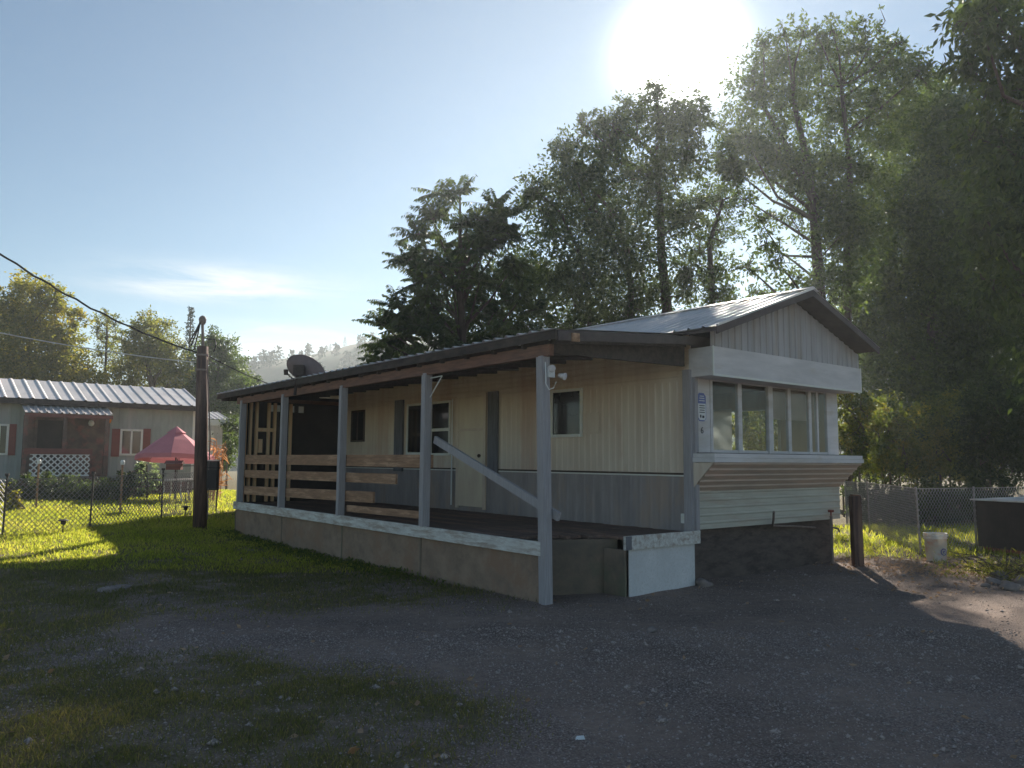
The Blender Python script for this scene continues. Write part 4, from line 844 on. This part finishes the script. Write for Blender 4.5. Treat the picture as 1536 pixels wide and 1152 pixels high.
# plants of the neighbouring yard
def bush(name, label, u, v, Y, bl, mt, leaf=.09, dens=1.1): return tree(name, label, 'shrub', Y, bl, leaf, dens, M[mt], [[(u,v),(u+2,v-14)],[(u+5,v),(u+9,v-14)]], None, .35, tr=.025, twigs=3)
bush('shrub', 'light green variegated bush left of the white table', 222, 742, 26.5, [(220,708,14),(232,716,13),(212,700,10),(226,728,13),(216,722,12)], 'variegated', .10)
bush('shrub', 'reddish yellow flowering shrub behind the fence at the left frame edge', 15, 770, 19.5, [(10,742,16),(26,750,13),(-8,745,16),(18,757,12)], 'crown_yellow', .07)
bush('shrub', 'dark low shrub between the lattice and the white window', 195, 752, 26, [(190,715,13),(200,728,14),(182,738,15),(205,742,12),(172,725,11),(160,742,12)], 'crown_dark', .09)
bush('shrub', 'dark sprawling bed of plants below the white lattice', 100, 757, 23.5, [(30,732,20),(62,735,22),(95,732,22),(128,735,22),(158,738,20),(185,742,18),(45,752,18),(80,752,18),(115,752,18),(150,752,16),(50,735,16),(75,742,16),(100,738,16),(125,742,16),(145,735,14),(35,748,12),(85,752,10)], 'crown_dark', .09)
p = G(58, 752); p[1] += 4; p[0] = W(54,700,p[1])[0]; p[2] = gz(p[0],p[1]); hb = W(54,716,p[1])[2]-p[2]
o = thing('plant_stand', 'dark wooden stand in the shade below the lattice carrying the white tub', 'stand', p)
P('stand_top', M['dark_wood'], o, (-.3,.3,-.2,.2,hb-.03,hb))
for sx in (-.26,.26):
    for sy in (-.16,.16): P('leg', M['dark_wood'], o, (sx-.03,sx+.03,sy-.03,sy+.03,-.05,hb-.031))
tag(MB().lathe([(0,0),(.13,0),(.17,.30),(.18,.32),(.165,.32),(.125,.02),(0,.02)], (0,0,0), 18).build('white_tub', M['plastic_white']), 'white plastic tub on a dark stand before the lattice', 'tub').location = p+np.array([0,0,hb])
# dry corn stalks
cb = G(322, 752); cs = thing('corn_stalks', 'upright bundle of dry orange corn stalks beside the porch end', 'plant', cb); b = MB(); Cs = []; Ds = []; Ls = []
for k in range(13):
    x, y = RNG.normal(0,.15,2); h = RNG.uniform(1.5,2.15); lx, ly = RNG.normal(0,.12,2); b.tube([(x,y,-.05),(x+lx*.4,y,h*.5),(x+lx,y+ly,h)], [.016,.013,.006], 5)
    for j in range(13):
        t = RNG.uniform(.15,1); Cs.append((x+lx*t,y+ly*t,h*t)); a_ = RNG.uniform(0,6.28); Ds.append((math.cos(a_),math.sin(a_),RNG.uniform(-.9,.7))); Ls.append(RNG.uniform(.22,.48))
b.build('stalk', M['leaf_dry'], cs); V, Q = leaves(np.array(Cs), np.array(Ds), np.array(Ls), .055, .5); npmesh('dry_leaf', V, Q, M['leaf_dry'], cs)

# ------------------------------------------------------------------ right side
bb = G(1287, 849); bt = W(1286.5, 742, bb[1])[2]-bb[2]
bo = thing('wooden_bollard', 'thick dark wooden post standing in front of the right end of the mobile home', 'bollard', bb)
MB().box(-.075,.075,-.075,.075,-.2,bt-.02).build('post', M['pole_wood'], bo, bevel=.012); MB().box(-.06,.06,-.06,.06,bt-.019,bt).build('post_cap', M['beam_wood'], bo, bevel=.008)
A_ = np.array([9.25,22.,0]); B_ = G(1304,797); C_ = G(1382,834); D_ = np.array([8.95,15.4,0]); E_ = np.array([11.8,17.2,0])
for q in (A_,D_,E_): q[2] = gz(q[0],q[1])
chain_link('chain_link_fence', 'chain link fence with pale steel posts behind the white bucket', [A_,B_,C_,D_,E_], 1.17, .10, .0022, [A_,B_,C_,D_,E_], 'post_steel', .06)
kb = G(1405, 842); bk = thing('plastic_bucket', 'scuffed white bucket with a round blue emblem beside the right fence', 'bucket', kb, R(-18)); BH = 42/1186*kb[1]*.99; BR = BH*.37
MB().lathe([(0,.005),(BR*.86,.005),(BR*.88,.02),(BR*.98,BH*.80),(BR*1.05,BH*.805),(BR*1.05,BH*.83),(BR*.99,BH*.835),(BR*1.0,BH*.89),(BR*1.06,BH*.895),(BR*1.06,BH*.92),(BR*1.0,BH*.925),(BR*1.02,BH*.985),(BR*1.06,BH*.99),(BR*1.06,BH),(BR*.98,BH),(BR*.95,BH*.8),(BR*.84,.03),(0,.03)], (0,0,0), 32).build('bucket_body', M['bucket'], bk, smooth=True)
def wrap(poly, z0, s, off): return [(math.sin(.55+x*s/BR)*(BR*.96+off), -math.cos(.55+x*s/BR)*(BR*.96+off), z0+z*s) for x, z in poly]
b = MB(); n = 20; outer = [(math.cos(6.2832*k/n), math.sin(6.2832*k/n)) for k in range(n)]; inner = [(x*.72,z*.72) for x, z in outer]
vs = wrap(outer, BH*.36, .06, .006)+wrap(inner, BH*.36, .06, .007); b.add(vs, [(k,(k+1)%n,n+(k+1)%n,n+k) for k in range(n)])
vs = wrap([(-.4,.1),(.1,.5),(.45,.15),(.0,-.1),(.3,-.5),(-.2,-.4)], BH*.36, .06, .008); b.add(vs, [(0,1,2,3),(0,3,4,5)])
b.build('round_emblem', M['logo_blue'], bk)
tag(MB().tube([tuple(kb+np.array([BR+.02,.05,-.1])), tuple(kb+np.array([BR*.9+.05,.1,.1]))], .01, 5).build('twig', M['bark']), 'short twig stuck in the soil at the right side of the white bucket', 'twig')
# cart at the right edge
ct = thing('box_cart', 'dark box cart with rusty wheels and a pale flat lid at the right edge', 'cart', (9.92,14.75,float(gz(9.92,14.75))), R(14))
P('box_body', M['bin_dark'], ct, (-1.0, 1.05, -.5, .6, .13, .98))
for x in (-1.0,-.3,.4,1.03): P('box_rib', M['trim_dark'], ct, (x-.02,x+.02,-.53,-.502,.12,.985))
lid = MB().bar((-1.06,.05,1.0),(.2,.05,1.03),1.25,.025).bar((.1,.12,1.06),(1.15,.1,1.03),1.2,.02).build('lid', M['bin_lid'], ct)
for x in (-.86,.42):
    w_ = MB().lathe([(.05,-.04),(.12,-.05),(.19,-.05),(.20,-.03),(.20,.03),(.19,.05),(.12,.05),(.05,.04)], (0,0,0), 22).build('wheel', M['rust'], ct, smooth=True); w_.matrix_local = Matrix.Translation((x,-.60,.19)) @ Matrix.Rotation(R(90),4,'X')
P('axle_frame', M['rust'], ct, (-.9, .5, -.62, -.58, .165, .205), (-1.0, 1.0, -.4, .5, .07, .128))
def rock(label, u, v, s, group=None, flat=.6, name='rock'):
    p = G(u, v); me = bpy.data.meshes.new(name); import bmesh
    bm = bmesh.new(); bmesh.ops.create_icosphere(bm, subdivisions=3, radius=1); sd = RNG.uniform(0,50); ax = RNG.uniform(.7,1.3,3)
    for w_ in bm.verts:
        c = w_.co; n_ = 1+.22*math.sin(2.3*c.x+sd)*math.sin(2.9*c.y+sd*1.3)+.14*math.sin(5.1*c.z+3.3*c.x+sd)+.05*math.sin(11*c.y+9*c.z+sd); w_.co = Vector((c.x*ax[0],c.y*ax[1],c.z*flat))*n_*s
    bm.to_mesh(me); bm.free(); me.materials.append(M['stone']); me.polygons.foreach_set('use_smooth',[True]*len(me.polygons))
    o = bpy.data.objects.new(name, me); COL.objects.link(o); o.location = p+np.array([0,0,s*flat*.35]); o.rotation_euler = (0,0,RNG.uniform(0,6)); return tag(o, label, 'rock', group)
rock('pale rock lying against the right foot of the white step panel', 1055, 878, .13, None, .5)
rock('small flat grey stone alone on the gravel in front of the white step panel', 978, 948, .07, None, .5)
RGp = 'rocks heaped at the right edge'
for u, v, s, lb in ((1481,862,.075,'palest rock at the top left of the rock heap'),(1478,880,.05,'small pale rock at the lower left of the rock heap'),(1500,868,.16,'large dark rock in the middle of the rock heap'),(1522,864,.15,'rock touching the right edge at the top of the heap'),(1490,876,.11,'dark rock at the left foot of the heap'),(1515,884,.13,'broad rock at the front of the heap'),(1442,846,.06,'lone rock between the white bucket and the heap'),(1536,878,.14,'front rock cut by the right frame edge')):
    rock(lb, u, v, s, RGp)
p = G(1510, 868); bp_ = thing('brush_pile', 'tangle of dead twigs and weeds over the rock heap', 'brush', p); b = MB()
for k in range(60):
    a_ = RNG.uniform(0,6.28); q = RNG.normal(0,.22,2); L = RNG.uniform(.2,.6); d = np.array([math.cos(a_)*L,math.sin(a_)*L*.6,RNG.uniform(.02,.22)]); s0 = np.array([q[0],q[1],RNG.uniform(.02,.2)])
    b.tube([tuple(s0),tuple(s0+d*.5+np.array([0,0,.05])),tuple(s0+d)], [.008,.006,.003], 4, False)
b.build('twig_tangle', M['bark'], bp_); n = 1500; V, Q = leaves(RNG.normal(0,1,(n,3))*np.array([.42,.25,.07])+np.array([0,0,.12]), RNG.normal(size=(n,3))+np.array([0,0,.7]), RNG.uniform(.05,.13,n), .018); npmesh('weed_leaf', V, Q, M['crown_olive'], bp_, RNG.uniform(0,1,n))
# scraps on the drive
p = G(870, 1110); tag(MB().prism([(-.028,-.012,.0),(.03,-.004,.0),(.024,.014,.016),(-.02,.012,.014)], (0,0,.002)).build('paper_scrap', M['paper']), 'tiny white paper scrap on the gravel in the foreground', 'litter').location = p+np.array([0,0,.004])
for u, v, s, lb in ((521,1134,.075,'single pale brown leaf on the ground near the bottom edge'),(70,1012,.06,'pale dry leaf on the bare soil at the lower left')):
    p = G(u, v); V, Q = leaves(np.array([[0,0,.012],[.0,.004,.016]]), np.array([[.8,.5,.25],[.6,.7,.35]]), s, s*.5, .1)
    tag(npmesh('dry_leaf', V, Q, M['leaf_dry']), lb, 'leaf').location = p
for u, v, sx, lb in ((172,884,.22,'flat pale stone slab half sunk in the shaded grass at the left'),(375,826,.12,'flat pale stone at the foot of the porch skirting')):
    o = rock(lb, u, v, sx, None, .14, 'flat_stone')

# ------------------------------------------------------------------ sky, sun, air, camera
w = bpy.data.worlds.new('World'); SC.world = w; w.use_nodes = True; n = w.node_tree.nodes; l = w.node_tree.links
bg = n['Background']; sky = n.new('ShaderNodeTexSky'); sky.sky_type = 'NISHITA'; sky.sun_disc = False; sky.sun_elevation = SUN_EL; sky.sun_rotation = SUN_AZ
sky.air_density = 1.0; sky.dust_density = .05; sky.ozone_density = .6; sky.altitude = 600
tint_ = n.new('ShaderNodeMixRGB'); tint_.blend_type = 'MULTIPLY'; tint_.inputs[0].default_value = 1; tint_.inputs[2].default_value = (.90,1.0,.985,1); l.new(sky.outputs[0], tint_.inputs[1]); l.new(tint_.outputs[0], bg.inputs[0]); bg.inputs[1].default_value = .0515
def math_(op, a, c=None, clamp=False):
    k = n.new('ShaderNodeMath'); k.operation = op; k.use_clamp = clamp
    for i_, q in enumerate((a, c)):
        if q is None: continue
        if isinstance(q, (int,float)): k.inputs[i_].default_value = q
        else: l.new(q, k.inputs[i_])
    return k.outputs[0]
tc = n.new('ShaderNodeTexCoord'); nv = n.new('ShaderNodeVectorMath'); nv.operation = 'NORMALIZE'; l.new(tc.outputs['Generated'], nv.inputs[0])
sp = n.new('ShaderNodeSeparateXYZ'); l.new(nv.outputs[0], sp.inputs[0])
az = math_('ARCTAN2', sp.outputs[0], sp.outputs[1]); el = math_('ARCSINE', sp.outputs[2])
cv = n.new('ShaderNodeCombineXYZ'); l.new(math_('MULTIPLY', az, 5.), cv.inputs[0]); l.new(math_('MULTIPLY', el, 26.), cv.inputs[1])
cn = n.new('ShaderNodeTexNoise'); cn.inputs['Scale'].default_value = 1.6; cn.inputs['Detail'].default_value = 9; cn.inputs['Roughness'].default_value = .62; cn.inputs['Distortion'].default_value = .4; l.new(cv.outputs[0], cn.inputs[0])
def gauss(x, c, s): d = math_('DIVIDE', math_('SUBTRACT', x, c), s); return math_('EXPONENT', math_('MULTIPLY', math_('MULTIPLY', d, d), -1.))
bands = None
for c_el, s_el, c_az, s_az, amp in ((12.6,1.0,-20.,5.8,1.0),(11.7,.6,-24,4,.5),(9.6,.5,-16,6,.35),(7.9,1.1,-14,12,.75),(6.,2.,-10,25,.5)):
    g = math_('MULTIPLY', math_('MULTIPLY', gauss(el, R(c_el), R(s_el)), gauss(az, R(c_az), R(s_az))), amp); bands = g if bands is None else math_('ADD', bands, g)
cl = math_('MULTIPLY', bands, math_('MULTIPLY', math_('SUBTRACT', cn.outputs[0], .30), 3.4, True), True)
cb_ = n.new('ShaderNodeBackground'); cb_.inputs[0].default_value = (.80,.80,.79,1); cb_.inputs[1].default_value = .62
mx = n.new('ShaderNodeMixShader'); l.new(math_('MULTIPLY', cl, .9), mx.inputs[0]); l.new(bg.outputs[0], mx.inputs[1]); l.new(cb_.outputs[0], mx.inputs[2])
# the bright ring of sky around the sun
sd = Vector((math.sin(SUN_AZ)*math.cos(SUN_EL), math.cos(SUN_AZ)*math.cos(SUN_EL), math.sin(SUN_EL)))
dt = n.new('ShaderNodeVectorMath'); dt.operation = 'DOT_PRODUCT'; l.new(nv.outputs[0], dt.inputs[0]); dt.inputs[1].default_value = sd
dc_ = math_('MAXIMUM', dt.outputs['Value'], 0.)
glow = math_('ADD', math_('ADD', math_('MULTIPLY', math_('POWER', dc_, 3000.), 30.), math_('MULTIPLY', math_('POWER', dc_, 800.), 1.8)), math_('MULTIPLY', math_('POWER', dc_, 110.), .03))
gb_ = n.new('ShaderNodeBackground'); gb_.inputs[0].default_value = (1,.96,.88,1); l.new(glow, gb_.inputs[1])
ad = n.new('ShaderNodeAddShader'); l.new(mx.outputs[0], ad.inputs[0]); l.new(gb_.outputs[0], ad.inputs[1]); l.new(ad.outputs[0], n['World Output'].inputs[0])
su = bpy.data.lights.new('sun', 'SUN'); su.energy = 5.0; su.angle = R(.55); su.color = (1,.93,.80); so_ = bpy.data.objects.new('sun', su); COL.objects.link(so_)
so_.rotation_euler = (-sd).to_track_quat('-Z', 'Y').to_euler(); so_.location = (20,60,60)
hz_ = MB().box(-450,450,-30,440,-2,46).build('haze', bpy.data.materials.new('haze_air')); hm = hz_.data.materials[0]; hm.use_nodes = True; hn = hm.node_tree.nodes
hn.remove(hn['Principled BSDF']); pv = hn.new('ShaderNodeVolumePrincipled'); pv.inputs['Color'].default_value = (.88,.95,1,1); pv.inputs['Density'].default_value = .00095; pv.inputs['Anisotropy'].default_value = .57
hm.node_tree.links.new(pv.outputs[0], hn['Material Output'].inputs['Volume']); tag(hz_, 'thin bluish haze in the valley air', 'haze', kind='stuff')
cam = bpy.data.cameras.new('camera'); cam.sensor_width = 36; cam.lens = 36*F/1536; cam.clip_end = 3000; co = bpy.data.objects.new('camera', cam); COL.objects.link(co)
co.location = CAM; co.rotation_euler = (R(90)+PITCH, 0, 0); SC.camera = co
SC.view_settings.view_transform = 'Standard'; SC.view_settings.look = 'None'; SC.view_settings.exposure = 1.0; SC.view_settings.gamma = 1
SC.cycles.max_bounces = 6; SC.cycles.diffuse_bounces = 2; SC.cycles.glossy_bounces = 2; SC.cycles.transmission_bounces = 4; SC.cycles.transparent_max_bounces = 8; SC.cycles.volume_bounces = 0
SC.cycles.use_denoising = True; SC.cycles.sample_clamp_indirect = 6
